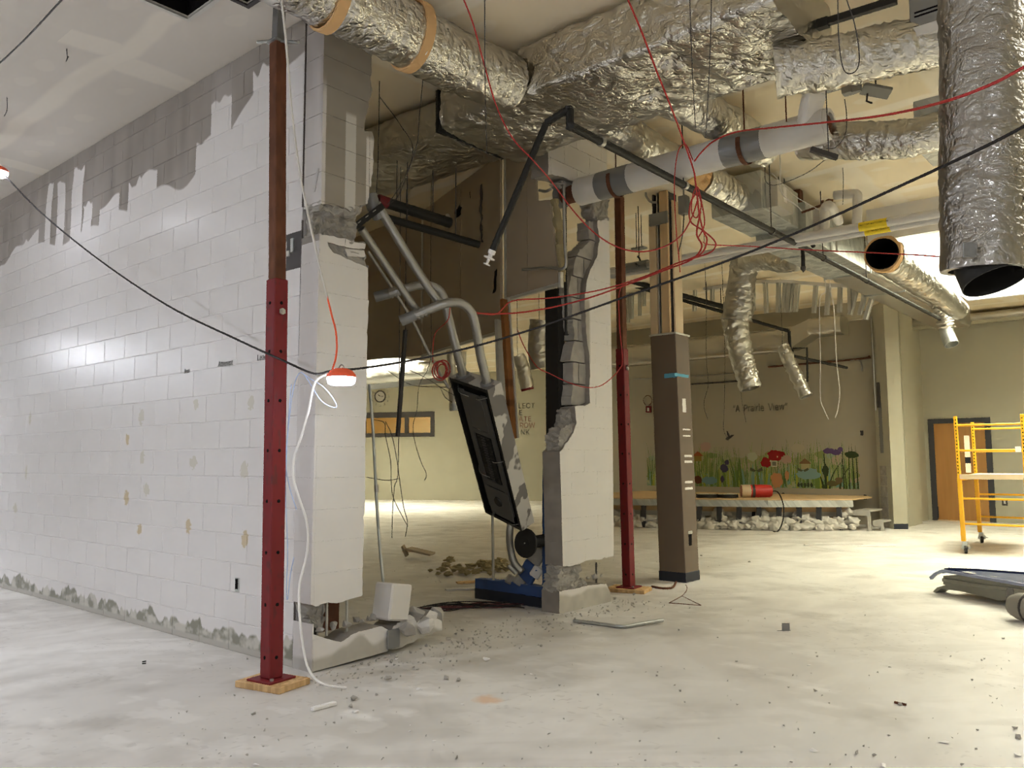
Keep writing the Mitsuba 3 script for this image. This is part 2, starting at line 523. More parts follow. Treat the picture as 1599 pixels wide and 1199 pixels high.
plain('m_redwire', (.40, .030, .028), .4)
plain('m_cable', (.010, .008, .008), .4)
plain('m_white', (.78, .76, .74), .45)
plain('m_cordblue', (.50, .62, .88), .4)
plain('m_orange', (.80, .12, .05), .4)
plain('m_yellow', (.80, .42, .022), .4)
plain('m_plank', (.66, .52, .34), .6)
plain('m_ply', (.55, .39, .22), .7, spec=.2)
plain('m_fluff', (.68, .655, .60), .95, spec=.1)
plain('m_wiredark', (.085, .018, .02), .5)
plain('m_batt', (.30, .245, .14), .95, spec=.05)
plain('m_cladding', (.135, .100, .072), .55)
plain('m_navy', (.018, .022, .034), .5)
plain('m_bluepaint', (.035, .075, .20), .5)
plain('m_teal', (.10, .36, .50), .6)
plain('m_ink', (.03, .022, .018), .7)
plain('m_inkred', (.17, .055, .035), .7)
plain('m_trimgrey', (.052, .046, .045), .5)
plain('m_jamb', (.045, .045, .052), .45)
plain('m_cart_blue', (.022, .032, .085), .55, spec=.2)
plain('m_cart_edge', (.26, .29, .42), .35)
plain('m_cart_grey', (.205, .20, .165), .55)
plain('m_rubber', (.24, .225, .195), .75)
plain('m_label', (.75, .56, .02), .5)
plain('m_studmetal', (.56, .545, .50), .45, metallic=.5)
plain('m_panelface', (.085, .083, .078), .42, metallic=.3)
plain('m_heater', (.50, .035, .03), .35)
plain('m_heater_grille', (.33, .12, .07), .6)
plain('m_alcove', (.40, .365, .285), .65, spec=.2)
scene['m_paintcolor'] = {'type': 'twosided', 'bsdf': {'type': 'principled', 'base_color': {'type': 'mesh_attribute', 'name': 'vertex_color'}, 'roughness': .7, 'specular': .2}}
scene['m_glass'] = {'type': 'thindielectric'}
scene['m_lampglass'] = {'type': 'diffuse', 'reflectance': rgb(.8, .8, .8)}


# ------------------------------------------------------------------ lamps
def work_light(c, radiance, label, group=None, hook=True):
    """A round LED work light: orange cap with a hanging loop, a guard and a glowing white drum under it."""
    c = np.asarray(c, float)
    k = thing('work_light', label, 'work light', group)
    add('cap', lathe([(0, .052), (.035, .050), (.062, .038), (.082, .014), (.084, 0), (0, 0)], c), 'm_orange', k, label='orange plastic cap', smooth=35)
    a = np.linspace(-.2, math.pi + .2, 9)
    add('hanging_loop', tube([c + [.022 * math.cos(t), 0, .052 + .02 * math.sin(t)] for t in a], .004, 6), 'm_steel', k, smooth=True)
    add('diffuser', lathe([(0, 0), (.080, 0), (.083, -.012), (.076, -.036), (.058, -.046), (0, -.048)], c), 'm_lampglass', k, label='glowing white diffuser', smooth=40,
        emitter={'type': 'area', 'radiance': rgb(*(radiance * LAMP_TINT))})
    return k


LAMP1 = A(533, 589, x=.62)
LAMP0 = A(-3, 268, y=-.75)
work_light(LAMP1, LAMP_HANGING, 'glowing orange-capped round work light hanging in front of the broken wall pier')
work_light(LAMP0, LAMP_HANGING * 1.3, 'glowing work light under the ceiling at the far left end of the black cable')
for q in ((-7.7, -1.75, 2.9), (-1.6, -4.1, 3.4), (2.2, -6.2, 3.1), (6.3, -3.4, 3.1)):
    work_light(q, LAMP_OTHER, 'round work light of the same string, hanging outside the picture', 'work lights outside the picture')


# ------------------------------------------------------------------ the room
def sheet_xy(poly, z, t):
    return slab(poly, (0, 0, z), (1, 0, 0), (0, 1, 0), (0, 0, 1), t)


ROOM = sbox(-27, -9, 9.5, 22)
hatch = [A(245, -2, z=CEIL)[:2], A(293, 27, z=CEIL)[:2], A(352, -1, z=CEIL)[:2]]
# the ceiling hatch is axis-aligned: from its visible corner backwards
hc = A(293, 27, z=CEIL)[:2]
HATCH = sbox(hc[0], hc[1] - 1.3, hc[0] + .62, hc[1])
hc2 = A(386, 6, z=CEIL)[:2]
HATCH2 = sbox(hc2[0], hc2[1] - .6, hc2[0] + .5, hc2[1])
SKYR = sbox(1.42, 7.3, 4.3, 12.2)
SKYL = sbox(-17.0, 10.6, -11.5, 13.2)
SKYO = sbox(4.6, 1.5, 7.8, 6.0)
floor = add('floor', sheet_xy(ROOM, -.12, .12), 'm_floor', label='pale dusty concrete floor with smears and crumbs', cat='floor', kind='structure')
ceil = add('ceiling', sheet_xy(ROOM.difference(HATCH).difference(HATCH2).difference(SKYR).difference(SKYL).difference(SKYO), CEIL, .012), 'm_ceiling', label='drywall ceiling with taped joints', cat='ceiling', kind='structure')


def shaft(name, poly, h, mat, parent, t=.012):
    b = poly.bounds
    ringp = sbox(b[0] - t, b[1] - t, b[2] + t, b[3] + t).difference(poly)
    return add(name, sheet_xy(ringp, CEIL + .0125, h), mat, parent)


for i, h in enumerate((HATCH, HATCH2)):
    b = h.bounds
    k = thing('ceiling_hatch', ('large dark square hole in the ceiling left of the shoring post', 'small dark hole in the ceiling beside the shoring post top')[i], 'ceiling hole', kind='structure')
    shaft('shaft', h, .5, 'm_dark', k)
    add('cover', box((b[0] - .02, b[1] - .02, CEIL + .515), (b[2] + .02, b[3] + .02, CEIL + .53)), 'm_dark', k)
    tr = sbox(b[0] - .03, b[1] - .03, b[2] + .03, b[3] + .03).difference(h)
    add('trim', sheet_xy(tr, CEIL - .012, .0118), 'm_trimgrey' if i else 'm_studmetal', k)
    if i == 0:
        add('joist', beam((b[0] + .30, b[1] - .1, CEIL + .2), (b[0] + .30, b[3] + .02, CEIL + .2), .05, .06), 'm_steel', k)
for i, (h, rad, lab) in enumerate(((SKYR, SKY_RIGHT, 'bright white skylight well in the ceiling above the yellow scaffold'), (SKYL, SKY_LEFT, 'bright skylight seen through the wall opening above the clock'), (SKYO, SKY_OFF, 'skylight well outside the picture to the right'))):
    b = h.bounds
    k = thing('skylight', lab, 'skylight', kind='structure')
    shaft('well', h, 1.0, 'm_white', k)
    add('diffuser', box((b[0], b[1], CEIL + 1.02), (b[2], b[3], CEIL + 1.025)), 'm_lampglass', k, emitter={'type': 'area', 'radiance': rgb(*rad)})
    fr = sbox(b[0] - .10, b[1] - .10, b[2] + .10, b[3] + .10).difference(sbox(b[0] + .005, b[1] + .005, b[2] - .005, b[3] - .005))
    add('curb', sheet_xy(fr, 4.0 if i < 2 else CEIL - .05, CEIL - .0005 - (4.0 if i < 2 else CEIL - .05)), 'm_white', k)

# left wall: a core with the face of every block before it
C = .2032
wl = add('wall_left', box((-14, .004, 0), (-.212, .195, CEIL - .002)), 'm_wall', label='long white painted block wall, bare and grey along its top', cat='wall', kind='structure')


def block_face(x0, x1, z0, z1, rng):
    g, d = .0012 + rng.uniform(0, .0008), rng.uniform(.0, .0012)
    b = .0035
    y1, y0 = .0035, -.0008 - d
    o = [(x0 + g, z0 + g), (x1 - g, z0 + g), (x1 - g, z1 - g), (x0 + g, z1 - g)]
    i = [(x0 + g + b, z0 + g + b), (x1 - g - b, z0 + g + b), (x1 - g - b, z1 - g - b), (x0 + g + b, z1 - g - b)]
    v = np.array([(x, y1, z) for x, z in o] + [(x, y0, z) for x, z in i])
    f = [(4, 5, 6), (4, 6, 7)] + [t for a in range(4) for t in ((a, (a + 1) % 4, 4 + (a + 1) % 4), (a, 4 + (a + 1) % 4, 4 + a))]
    return trimesh.Trimesh(v, np.array(f), process=False)


rng = np.random.default_rng(5)
far = []
hole = sbox(*(lambda a, b: (a[0], b[2], b[0], a[2]))(A(447, 367, y=0), A(471, 417, y=0)))
count = 0
for k in range(22):
    z0, z1 = k * C, min((k + 1) * C, CEIL - .004)
    if z1 - z0 < .03:
        continue
    off = .38 if k % 2 else .1768
    x1 = -.214
    x0 = -off if -off < x1 - .05 else -off - .4064
    while x1 > -11.5:
        m = block_face(x0, x1, z0, z1, rng)
        if sbox(x0, z0, x1, z1).intersection(hole).area > .004:
            pass
        elif x1 > -5.75 and count < 300:
            add('block', m, 'm_wall', wl)
            count += 1
        else:
            far.append(m)
        x1, x0 = x0, x0 - .4064
add('far_blocks', far, 'm_wall', wl, kind='stuff')
b = hole.bounds
cell = sbox(b[0] - .25, b[1] - .05, -.214, b[3] + .06).difference(hole)
# plaster round the box hole
add('patch', slab(cell, (0, .003, 0), (1, 0, 0), (0, 0, 1), (0, -1, 0), .0045), 'm_wall', wl)
ob = thing('switch_box_hole', 'dark open electrical box hole in the white wall beside the shoring post', 'electrical box')
hw, hh = b[2] - b[0], b[3] - b[1]
add('recess', box((b[0], -.001, b[1]), (b[2], .002, b[3])), 'm_trimgrey', ob)
add('bracket', box((b[0] + .07, -.012, b[1] + .12), (b[0] + .10, .001, b[3] - .04)), 'm_galv', ob)
add('bracket', box((b[0] + .02, -.01, b[1] + .10), (b[0] + .05, .001, b[3] - .12)), 'm_studmetal', ob)
q = A(371, 913, y=0)
sw = thing('outlet_box', 'narrow open metal outlet box low on the white wall', 'electrical box')
add('box', box((q[0] - .028, -.0055, q[2] - .05), (q[0] + .028, -.0012, q[2] + .05), .002), 'm_galv', sw)
add('hole', box((q[0] - .02, -.007, q[2] - .03), (q[0] + .012, -.0056, q[2] + .042)), 'm_dark', sw)
for px, py, s, h in ((288, 583, 'Best', .032), (341, 573, 'Attempt', .04), (402, 563, 'Leader', .04)):
    q = A(px, py, y=0)
    m = meshkit.text_mesh(s, h, .0012)
    v = m.vertices.copy()
    m.vertices = np.stack([q[0] + v[:, 0], -.0026 - v[:, 2], q[2] + v[:, 1]], 1)
    m.invert()
    add('wall_lettering', m, 'm_ink', label=f'small black word "{s}" stuck on the white block wall', cat='lettering')

# other walls
add('wall_back', [box((-.45, 16.45, 0), (9.5, 16.6, CEIL)), box((-.55, 14.2, 0), (-.40, 16.6, CEIL))], 'm_cream', label='cream far wall with the wooden door', cat='wall', kind='structure')
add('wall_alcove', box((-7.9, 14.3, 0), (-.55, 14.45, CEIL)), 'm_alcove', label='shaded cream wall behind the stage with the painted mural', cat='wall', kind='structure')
add('wall_alcove_side', box((-8.0, 14.3, 0), (-7.9, 22, CEIL)), 'm_cream', label='end wall of the alcove', cat='wall', kind='structure')
FA, FB = np.array([-18.27, 15.64]), np.array([-12.85, 18.28])
fd = (FB - FA) / np.linalg.norm(FB - FA)
FU, FN = np.array([fd[0], fd[1], 0]), np.array([fd[1], -fd[0], 0])
add('wall_far', frame_box(np.array([*(FA - fd * 10), 0]), FU, -FN, np.array([0, 0, 1.0]), 26, .15, CEIL), 'm_cream', label='far cream wall with clock and lit window', cat='wall', kind='structure')
add('wall_right', box((9.5, -9, 0), (9.65, 22, CEIL)), 'm_cream', label='wall on the right outside the picture', cat='wall', kind='structure')
add('wall_front', box((-14.2, -9.15, 0), (9.6, -9, CEIL)), 'm_cream', label='wall behind the camera', cat='wall', kind='structure')
add('wall_end', [box((-14.2, -9, 0), (-14.02, .2, CEIL)), box((-27.1, .2, 0), (-27, 22, CEIL)), box((-27, 0.0, 0), (-14.02, .2, CEIL))], 'm_cream', label='wall closing the rooms on the far left', cat='wall', kind='structure')

# ------------------------------------------------------------------ the broken cross wall (plane x = 0, 0.2 thick)
def on_x0(pts):
    return Polygon([(lambda q: (q[1], q[2]))(A(a, b_, x=0)) for a, b_ in pts])


def ragged(poly, amp, seed, keep=None):
    """The outline broken up: points every 3 cm, pushed about by noise where keep(y, z) is False."""
    ext = poly.segmentize(.03)
    xy = np.array(ext.exterior.coords)[:-1]
    q = np.c_[xy, np.zeros(len(xy))]
    d = np.stack([meshkit.fbm(q * 19, 2, seed) - .5, meshkit.fbm(q * 19, 2, seed + 7) - .5], 1) * 2 * amp
    if keep is not None:
        d[[bool(keep(*p)) for p in xy]] = 0
    return Polygon(xy + d).buffer(0)


def courses(holder, poly, offs, mat, length=.4064, t=.197, x_front=0.0, name='block', g=.0003, jit=0.0):
    y0, z0, y1, z1 = poly.bounds
    for k in range(int(z0 / C), int(z1 / C) + 1):
        o = offs[k % 2]
        j = math.floor((y0 - o) / length)
        while o + j * length < y1:
            jd = jit * (random.Random(k * 91 + 7).random() - .5) * 2
            cell = sbox(o + j * length + g, k * C + g, o + (j + 1) * length - g, (k + 1) * C - g).intersection(affinity.translate(poly, jd, 0) if jit else poly)
            j += 1
            if cell.area < 8e-4:
                continue
            rr = random.Random(k * 37 + j).uniform(0, .0008)
            m = slab(cell, (x_front - rr - t, 0, 0), (0, 1, 0), (0, 0, 1), (1, 0, 0), t)
            if m is not None:
                add(name, m, mat, holder)


def core(poly, x0, x1, seed, parent, name='broken_core'):
    m = slab(ragged(poly, .02, seed), (x0, 0, 0), (0, 1, 0), (0, 0, 1), (1, 0, 0), x1 - x0)
    m = m.subdivide_to_size(.035, max_iter=14)
    v = m.vertices
    v = v + np.stack([meshkit.fbm(v * 17, 2, seed + i) - .5 for i in range(3)], 1) * .05
    v = v + np.stack([np.abs(meshkit.noise(v * 38, seed + 20 + i) - .5) - .2 for i in range(3)], 1) * .045
    add(name, trimesh.Trimesh(v, m.faces, process=False), 'm_concrete', parent)


W1 = thing('wall_middle', 'tall white block pier left of the opening, its top bare grey and a course broken out', 'wall', kind='structure')
up1 = on_x0([(503, 12), (583, 72), (579, 105), (581, 140), (571, 180), (569, 204), (580, 206), (584, 218), (582, 255), (579, 285), (574, 318), (560, 322), (548, 330), (530, 321), (505, 318), (496, 318)]).intersection(sbox(0, 2.9, 1, CEIL - .004))
keepL = lambda y, z: y < .012 or z > 4.38
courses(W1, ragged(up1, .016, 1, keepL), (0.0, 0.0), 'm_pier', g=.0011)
lo1 = on_x0([(499, 364), (511, 366), (513, 385), (520, 394), (537, 402), (560, 412), (575, 419), (575, 480), (573, 560), (572, 640), (571, 700), (569, 800), (566, 880), (566, 929), (552, 935), (530, 941), (512, 940), (497, 947), (485, 944)])
lo1 = lo1.union(sbox(0, lo1.bounds[1] + .02, .05, lo1.bounds[3] - .03))
courses(W1, ragged(lo1, .012, 2, keepL), (0.0, 0.0), 'm_pier')
core(on_x0([(497, 322), (548, 330), (572, 322), (572, 360), (560, 412), (520, 394), (511, 380), (499, 368)]).intersection(sbox(.015, 2.4, .40, 3.2)), -.19, -.10, 4, W1)
core(on_x0([(496, 316), (530, 318), (574, 317), (566, 330), (548, 338), (525, 331), (503, 326)]).intersection(sbox(.004, 2.9, .42, 3.2)), -.15, -.012, 44, W1)
q = A(510, 366, x=0)
ledge = on_x0([(511, 366), (540, 372), (573, 380), (572, 394), (574, 402), (576, 419), (560, 412), (536, 402), (519, 393), (512, 386)])
core(ledge, -.10, -.02, 6, W1)
for i, pp in enumerate(([(512, 367), (541, 373), (540, 385), (513, 378)], [(542, 373), (572, 381), (571, 389), (541, 386)], [(541, 388), (572, 391), (572, 401), (545, 398)], [(546, 404), (572, 406), (575, 418), (552, 411)])):
    add('broken_shell', slab(ragged(on_x0(pp), .008, 20 + i), (-.025 - .004 * i, 0, 0), (0, 1, 0), (0, 0, 1), (1, 0, 0), .018), ('m_pier', 'm_pier', 'm_whitepipe', 'm_concrete')[i], W1)
# cavity at the foot, with two rods standing in it
core(sbox(.02, .26, .13, .45), -.19, -.06, 9, W1)
for yy in (.17, .335):
    add('rod', tube([(-.09, yy, .19), (-.10, yy + .004, .50)], .009, 8), 'm_studmetal', W1)
add('brown_board', box((-.185, .20, .2), (-.17, .33, .5)), 'm_rust', W1)
add('dark_pipe', tube([(-.14, .09, .15), (-.14, .09, .48)], .03, 12), 'm_blackpipe', W1, smooth=40)

# the control joint and its sealant
add('joint_strip', [box((-.2125, -.0025, .01), (-.2095, .012, 2.96)), box((-.2125, -.0025, 3.05), (-.2095, .012, CEIL - .01))], 'm_mortar_dark', W1)
q = A(600, 252, y=-.003)
for i, (p0, p1) in enumerate((((497, 262), (490, 300)),)):
    a_, b_ = A(*p0, y=-.004), A(*p1, y=-.004)
    add('paint_ridge', beam(a_, b_, .008, .02, bev=.003), 'm_mortar', W1)

# the sill
S1 = thing('wall_sill', 'broken knee-high remainder of the block wall with rubble on top, below the white pier', 'wall base', kind='structure')
sill = on_x0([(489, 1049), (488, 990), (493, 992), (513, 997), (533, 1003), (552, 990), (570, 983), (594, 977), (607, 984), (609, 1006), (606, 1017)])
courses(S1, ragged(sill, .008, 3, lambda y, z: y < .012 or z < .02), (0.0, -.2), 'm_pier')
sill2 = on_x0([(608, 1016), (610, 985), (628, 962), (640, 960), (655, 968), (672, 952), (690, 957), (690, 984)])
courses(S1, ragged(sill2, .02, 8, lambda y, z: z < .02), (0.02, .12), 'm_pier', length=.2032)
add('corner_block', box((-.209, -.006, 0), (-.002, .004, .30)), 'm_pier', S1)
add('metal_box', frame_box(A(604, 1000, x=.01) - [0, 0, .06], (0, 1, 0), (0, 0, 1), (1, 0, 0), .11, .13, .012, .003), 'm_tape', S1)

# rubble lying on the sill and at its foot: each piece a thing
RUB = [(583, 985, .045), (566, 979, .028), (556, 981, .035), (540, 990, .045), (522, 992, .04), (574, 973, .024), (500, 984, .035), (640, 950, .03), (652, 948, .022), (662, 952, .03), (676, 950, .028)]
for i, (px, py, s) in enumerate(RUB):
    xx = -.09 + .05 * math.sin(i * 2.3)
    q = A(px, py, x=xx)
    zz = max(min(q[2], .30), .02)
    sup = .235 if q[1] < .95 else .2
    add('rubble_chunk', rock((q[0], q[1], sup + s * .3), s, 100 + i), 'm_concrete', label='small grey chunk of broken block lying on the wall sill', cat='rubble', group='rubble on the sill')
q0 = A(594, 968, x=-.02)
qq = A(612, 952, x=-.05)
blk = box((-.085, -.105, -.125), (.085, .105, .125), .012)
Rb = np.array([[1, 0, 0], [0, .985, .17], [0, -.17, .985]])
add('concrete_block', rot_mesh(blk, rz(.12) @ Rb, (qq[0], qq[1], .345)), 'm_whitepipe', label='white painted half block standing tilted on the rubble, a conduit stuck in it', cat='concrete block')
big = [((650, 968), .085, 'rough grey chunk of block standing right of the tilted white half block'), ((666, 985), .075, 'white faced broken chunk leaning before the sill end'), ((637, 990), .07, 'whitish broken lump at the foot of the tilted half block'), ((681, 970), .095, 'squarish grey block at the right end of the rubble sill')]
for i, ((px, py), s, lab) in enumerate(big):
    q = A(px, py, x=.0 + .03 * i if i < 3 else -.06)
    m = rock((0, 0, 0), s, 300 + i, 16, 1.25)
    m.apply_translation((q[0], q[1], max(q[2] - s * .25, .0) - m.bounds[0][2] * 0))
    m.apply_translation((0, 0, max(0, -m.bounds[0][2])))
    add('concrete_chunk', m, 'm_whitepipe' if i in (1,) else 'm_concrete', label=lab, cat='rubble')

# second pier
W2 = thing('wall_middle', 'white block pier right of the opening with ragged grey edge', 'wall', kind='structure')
pier2 = on_x0([(879, 884), (876, 760), (874, 705), (886, 690), (901, 663), (898, 634), (921, 630), (921, 560), (916, 520), (913, 470), (917, 434), (932, 400), (936, 376), (933, 345), (951, 340), (953, 440), (955, 560), (957, 700), (958.5, 868), (940, 872), (915, 876), (900, 882)])
keep2 = lambda y, z: y > 3.36 or (y < 2.66 and z < 1.4)
courses(W2, ragged(pier2, .014, 12, keep2), (2.556, 2.76), 'm_pier', x_front=.0)
inner = on_x0([(899, 634), (900, 600), (898, 560), (905, 520), (900, 480), (898, 450), (901, 410), (908, 393), (926, 375), (926, 345), (936, 345), (936, 376), (932, 400), (917, 434), (913, 470), (916, 520), (921, 560), (921, 630)])
courses(W2, ragged(inner, .022, 13), (2.556, 2.66), 'm_concrete', t=.14, x_front=-.05, name='broken_block', jit=.04, g=.006)
core(on_x0([(876, 702), (878, 678), (884, 664), (898, 660), (905, 672), (897, 690), (886, 704)]), -.17, -.02, 14, W2, 'broken_block')
core(on_x0([(893, 664), (893, 640), (903, 634), (906, 655), (899, 664)]), -.17, -.06, 15, W2, 'broken_block')
lint = on_x0([(855, 215), (948, 215), (948, 269), (930, 281), (905, 290), (896, 284), (880, 276), (856, 272)]).intersection(sbox(2, 3.4, 3.6, CEIL - .004))
courses(W2, ragged(lint, .012, 16, lambda y, z: y > 3.3 or z > 4.38), (2.3, 2.5), 'm_pier', name='lintel_block', g=.0012)
core(on_x0([(880, 282), (900, 276), (935, 278), (930, 305), (905, 300)]), -.17, -.03, 17, W2, 'broken_block')
core(on_x0([(925, 310), (951, 306), (951, 342), (938, 347), (930, 330)]), -.16, -.01, 18, W2, 'broken_block')
base2 = on_x0([(873.5, 958.5), (957, 943), (953, 925), (946, 911), (925, 913), (905, 918), (884, 922), (873.5, 923)])
courses(W2, ragged(base2, .010, 19, lambda y, z: z < .02 or y < 2.58), (2.556, 2.76), 'm_pier', name='base_block')
core(on_x0([(874, 925), (878, 884), (900, 884), (912, 880), (908, 905), (925, 914), (900, 920)]), -.18, -.03, 21, W2)
add('rod', tube([A(931, 878, x=-.09), A(931, 912, x=-.09)], .009, 8), 'm_trimgrey', W2)
for i, (px, py, s) in enumerate(((885, 918, .03), (897, 914, .035), (907, 915, .03), (918, 911, .03), (928, 908, .045), (938, 910, .03), (865, 921, .03))):
    q = A(px, py, x=-.07)
    add('rubble_chunk', rock((q[0], q[1], .245), s, 140 + i), 'm_concrete', label='small grey chunk of broken block on the base of the right pier', cat='rubble', group='rubble on the base of the right pier')

# low blue remains of the wall in the opening, and the blue edge going up behind the pier
BL = thing('blue_wall_stub', 'knee-high stub of blue painted wall with dark base strip in the opening', 'wall base')
yb = 2.70
pb = lambda pts: Polygon([(lambda q: (q[0], q[2]))(A(a, b_, y=yb)) for a, b_ in pts])
add('panel', slab(ragged(pb([(742, 903), (770, 906), (790, 907), (820, 913), (850, 917), (852, 934), (800, 926), (742, 918)]), .006, 31), (0, yb, 0), (1, 0, 0), (0, 0, 1), (0, 1, 0), .10), 'm_bluepaint', BL)
add('base_strip', slab(pb([(742, 918), (800, 926), (851, 935), (851, 950), (800, 942), (742, 934)]).intersection(sbox(-5, 0, 5, 2)), (0, yb - .006, 0), (1, 0, 0), (0, 0, 1), (0, 1, 0), .106), 'm_navy', BL)
add('blue_edge', slab(ragged(pb([(848, 703), (853, 702), (853.5, 915), (850, 917), (847, 915)]), .006, 32), (0, yb - .006, 0), (1, 0, 0), (0, 0, 1), (0, 1, 0), .10), 'm_bluepaint', BL)
for i, (px, py, s, mt, lab) in enumerate(((826, 893, .085, 'm_bluepaint', 'broken piece of blue wall leaning on the blue stub'), (838, 866, .075, 'm_concrete', 'grey chunk wedged behind the black disc'), (838, 893, .05, 'm_whitepipe', 'pale broken plaster piece on the blue wall stub'), (812, 905, .05, 'm_concrete', 'grey chunk on top of the blue wall stub'), (797, 905, .04, 'm_concrete', 'small grey chunk on the left half of the blue wall stub'))):
    q = A(px, py, y=yb + .02)
    add('wall_fragment', rot_mesh(box((-s, -.03, -s * 1.1), (s, .03, s * 1.1), .012), rz(.3 * i) @ np.array([[math.cos(.6), 0, math.sin(.6)], [0, 1, 0], [-math.sin(.6), 0, math.cos(.6)]]), q), mt, label=lab, cat='rubble')
q = A(822, 848, y=2.50)
dk = thing('round_cover', 'black round disc hanging at the lower corner of the tilted panelboard', 'disc')
dn = np.array([.02, -1, .08]); dn /= np.linalg.norm(dn)
add('disc', lathe([(0, 0), (.124, 0), (.13, .008), (.124, .02), (0, .022)], q, dn, 40), 'm_black', dk, smooth=40)
add('bolt', lathe([(0, 0), (.006, 0), (.006, .012), (0, .014)], q + dn * .02, dn, 8), 'm_steel', dk)
add('pipe', tube([q, q + np.array([.12, .25, .03])], .055, 20), 'm_blackpipe', dk, smooth=40)

# hanging gypsum wall, brown in the shade
GY = thing('gypsum_wall', 'big brown gypsum wall hanging over the opening, its lower part cut away', 'wall')
GP = [((.05, 2.53), (-.40, 2.64), 2.90, 2.90), ((-.402, 2.645), (-.76, 2.75), 2.90, 2.90), ((-.87, 2.79), (-1.75, 3.13), 2.60, 2.60), ((-1.755, 3.133), (-2.79, 3.54), 2.60, 2.60), ((-2.80, 3.54), (-4.0, 3.70), 2.60, 2.67), ((-4.0, 3.705), (-6.0, 3.95), 2.67, 2.7)]
for a_, b_, za, zb in GP:
    u = np.array([b_[0] - a_[0], b_[1] - a_[1], 0])
    L = np.linalg.norm(u)
    u /= L
    w = np.array([-u[1], u[0], 0])
    w *= -np.sign(w @ [0, -1, 0]) if w @ [0, -1, 0] != 0 else 1
    pg_ = [(0, za), (L - .006, zb), (L - .006, CEIL - .01), (0, CEIL - .01)]
    if a_[0] > 0:
        pg_ = [(0, za), (L - .006, zb), (L - .006, CEIL - .01), (.36, CEIL - .01), (.31, 3.74), (.12, 3.70)]
    add('gypsum_panel', slab(Polygon(pg_), (a_[0], a_[1], 0), u, (0, 0, 1), w, .025), 'm_brown', GY)
for (a_, za, zb) in (((-.765, 2.752), 2.60, CEIL - .02), ((-2.795, 3.54), 3.0, CEIL - .02), ((.075, 2.525), 2.86, 3.0)):
    add('corner_bead', box((a_[0] - .012, a_[1] - .012, za), (a_[0] + .012, a_[1] + .03, zb)), 'm_studmetal', GY)
add('edge_channel', beam((.06, 2.535, 2.892), (-.77, 2.755, 2.892), .04, .03), 'm_studmetal', GY)
add('edge_channel', beam((-.87, 2.795, 2.592), (-2.79, 3.545, 2.592), .04, .03), 'm_studmetal', GY)
add('edge_insulation', duct([(-.03, 2.60, 3.70), (.01, 2.59, 3.45), (.045, 2.575, 3.2), (.07, 2.57, 2.92)], .035, .02, 0, 14, .03, seed=7), 'm_batt', GY)
for pts in (((735, 300, 3.6), (742, 385, 3.6)), ((744, 290, 3.6), (752, 350, 3.6))):
    add('gap_strip', tube([A(x_, y_, y=3.05) for x_, y_, _ in pts], .012, 6), 'm_dark', GY)

# ------------------------------------------------------------------ posts
def shoring_post(base, seam, top, lean, label, pad_label, h, seg, yawr):
    k = thing('shoring_post', label, 'post', 'shoring posts')
    b_, s_, t_ = (np.asarray(v, float) for v in (base, seam, top))
    ux = np.array([math.cos(yawr), math.sin(yawr), 0])

    def sq(p, q, w, bev):
        m = box((-w / 2, -w / 2, 0), (w / 2, w / 2, np.linalg.norm(q - p)), bev)
        n = (q - p) / np.linalg.norm(q - p)
        x_ = ux - n * (ux @ n)
        x_ /= np.linalg.norm(x_)
        return rot_mesh(m, np.stack([x_, np.cross(n, x_), n], 1), p), np.stack([x_, np.cross(n, x_), n], 1)
    m, Rm = sq(b_, s_, .098, .006)
    add('outer_tube', m, 'm_red', k, label='red painted outer tube')
    m, _ = sq(s_ - (s_ - b_) * .02, t_, .080, .005)
    add('inner_tube', m, 'm_rust', k, label='rusty inner tube')
    L = np.linalg.norm(s_ - b_)
    z_ = .12
    while z_ < L - .1:
        c = b_ + Rm[:, 2] * z_
        for n_, off in ((Rm[:, 0], .022), (-Rm[:, 1], .022)):
            add('pin_hole', lathe([(0, 0), (.0105, 0), (.0105, .0015), (0, .0016)], c + n_ * .0492, n_, 12), 'm_dark', k)
        z_ += .305
    c = s_ - Rm[:, 2] * .21
    add('locking_pin', [tube([c - Rm[:, 0] * .085, c + Rm[:, 0] * .075], .011, 10), lathe([(0, 0), (.022, 0), (.022, .012), (0, .012)], c + Rm[:, 0] * .055, Rm[:, 0], 6), lathe([(0, 0), (.02, 0), (.02, .012), (0, .012)], c - Rm[:, 0] * .075, Rm[:, 0], 12)], 'm_steel', k)
    p0 = b_ - [0, 0, .012]
    add('base_plate', rot_mesh(box((-.10, -.10, 0), (.10, .10, .012), .002), rz(yawr + .15), p0), 'm_red', k)
    for sx in (-1, 1):
        add('plate_bolt', lathe([(0, 0), (.012, 0), (.012, .012), (0, .012)], p0 + rz(yawr + .15) @ np.array([.07 * sx, -.06 * sx, .0121]), (0, 0, 1), 6), 'm_steel', k)
    return k


zp = .038
b1 = A(424, 1052, y=-.335); b1[2] = zp + .0125
P1K = shoring_post(b1, A(433, 437, y=-.32), A(434, 68, y=-.30), 0, 'tall red and rusty steel shoring post in front of the left white wall', '', 4, 0, .0)
tp = A(434, 68, y=-.30)
add('top_bar', [tube([A(402, 66, y=-.36), A(430, 64, y=-.31), A(466, 66, y=-.28)], .010, 8), box(tp + [-.05, -.05, -.005], tp + [.05, .05, .01])], 'm_galv', P1K)
add('jack_head', beam(tp + [0, 0, .01], [tp[0] + .012, tp[1], CEIL - .001], .062, .062, (1, 0, 0), .004), 'm_tape', P1K)
pd = thing('wood_pad', 'short wooden board under the foot of the near shoring post', 'wood block')
add('board', rot_mesh(box((-.175, -.13, 0), (.175, .13, zp), .004), rz(.22), (b1[0] + .0, b1[1] + .01, 0)), 'm_wood', pd)
b2 = A(982, 914, y=4.0); b2[2] = zp + .0125
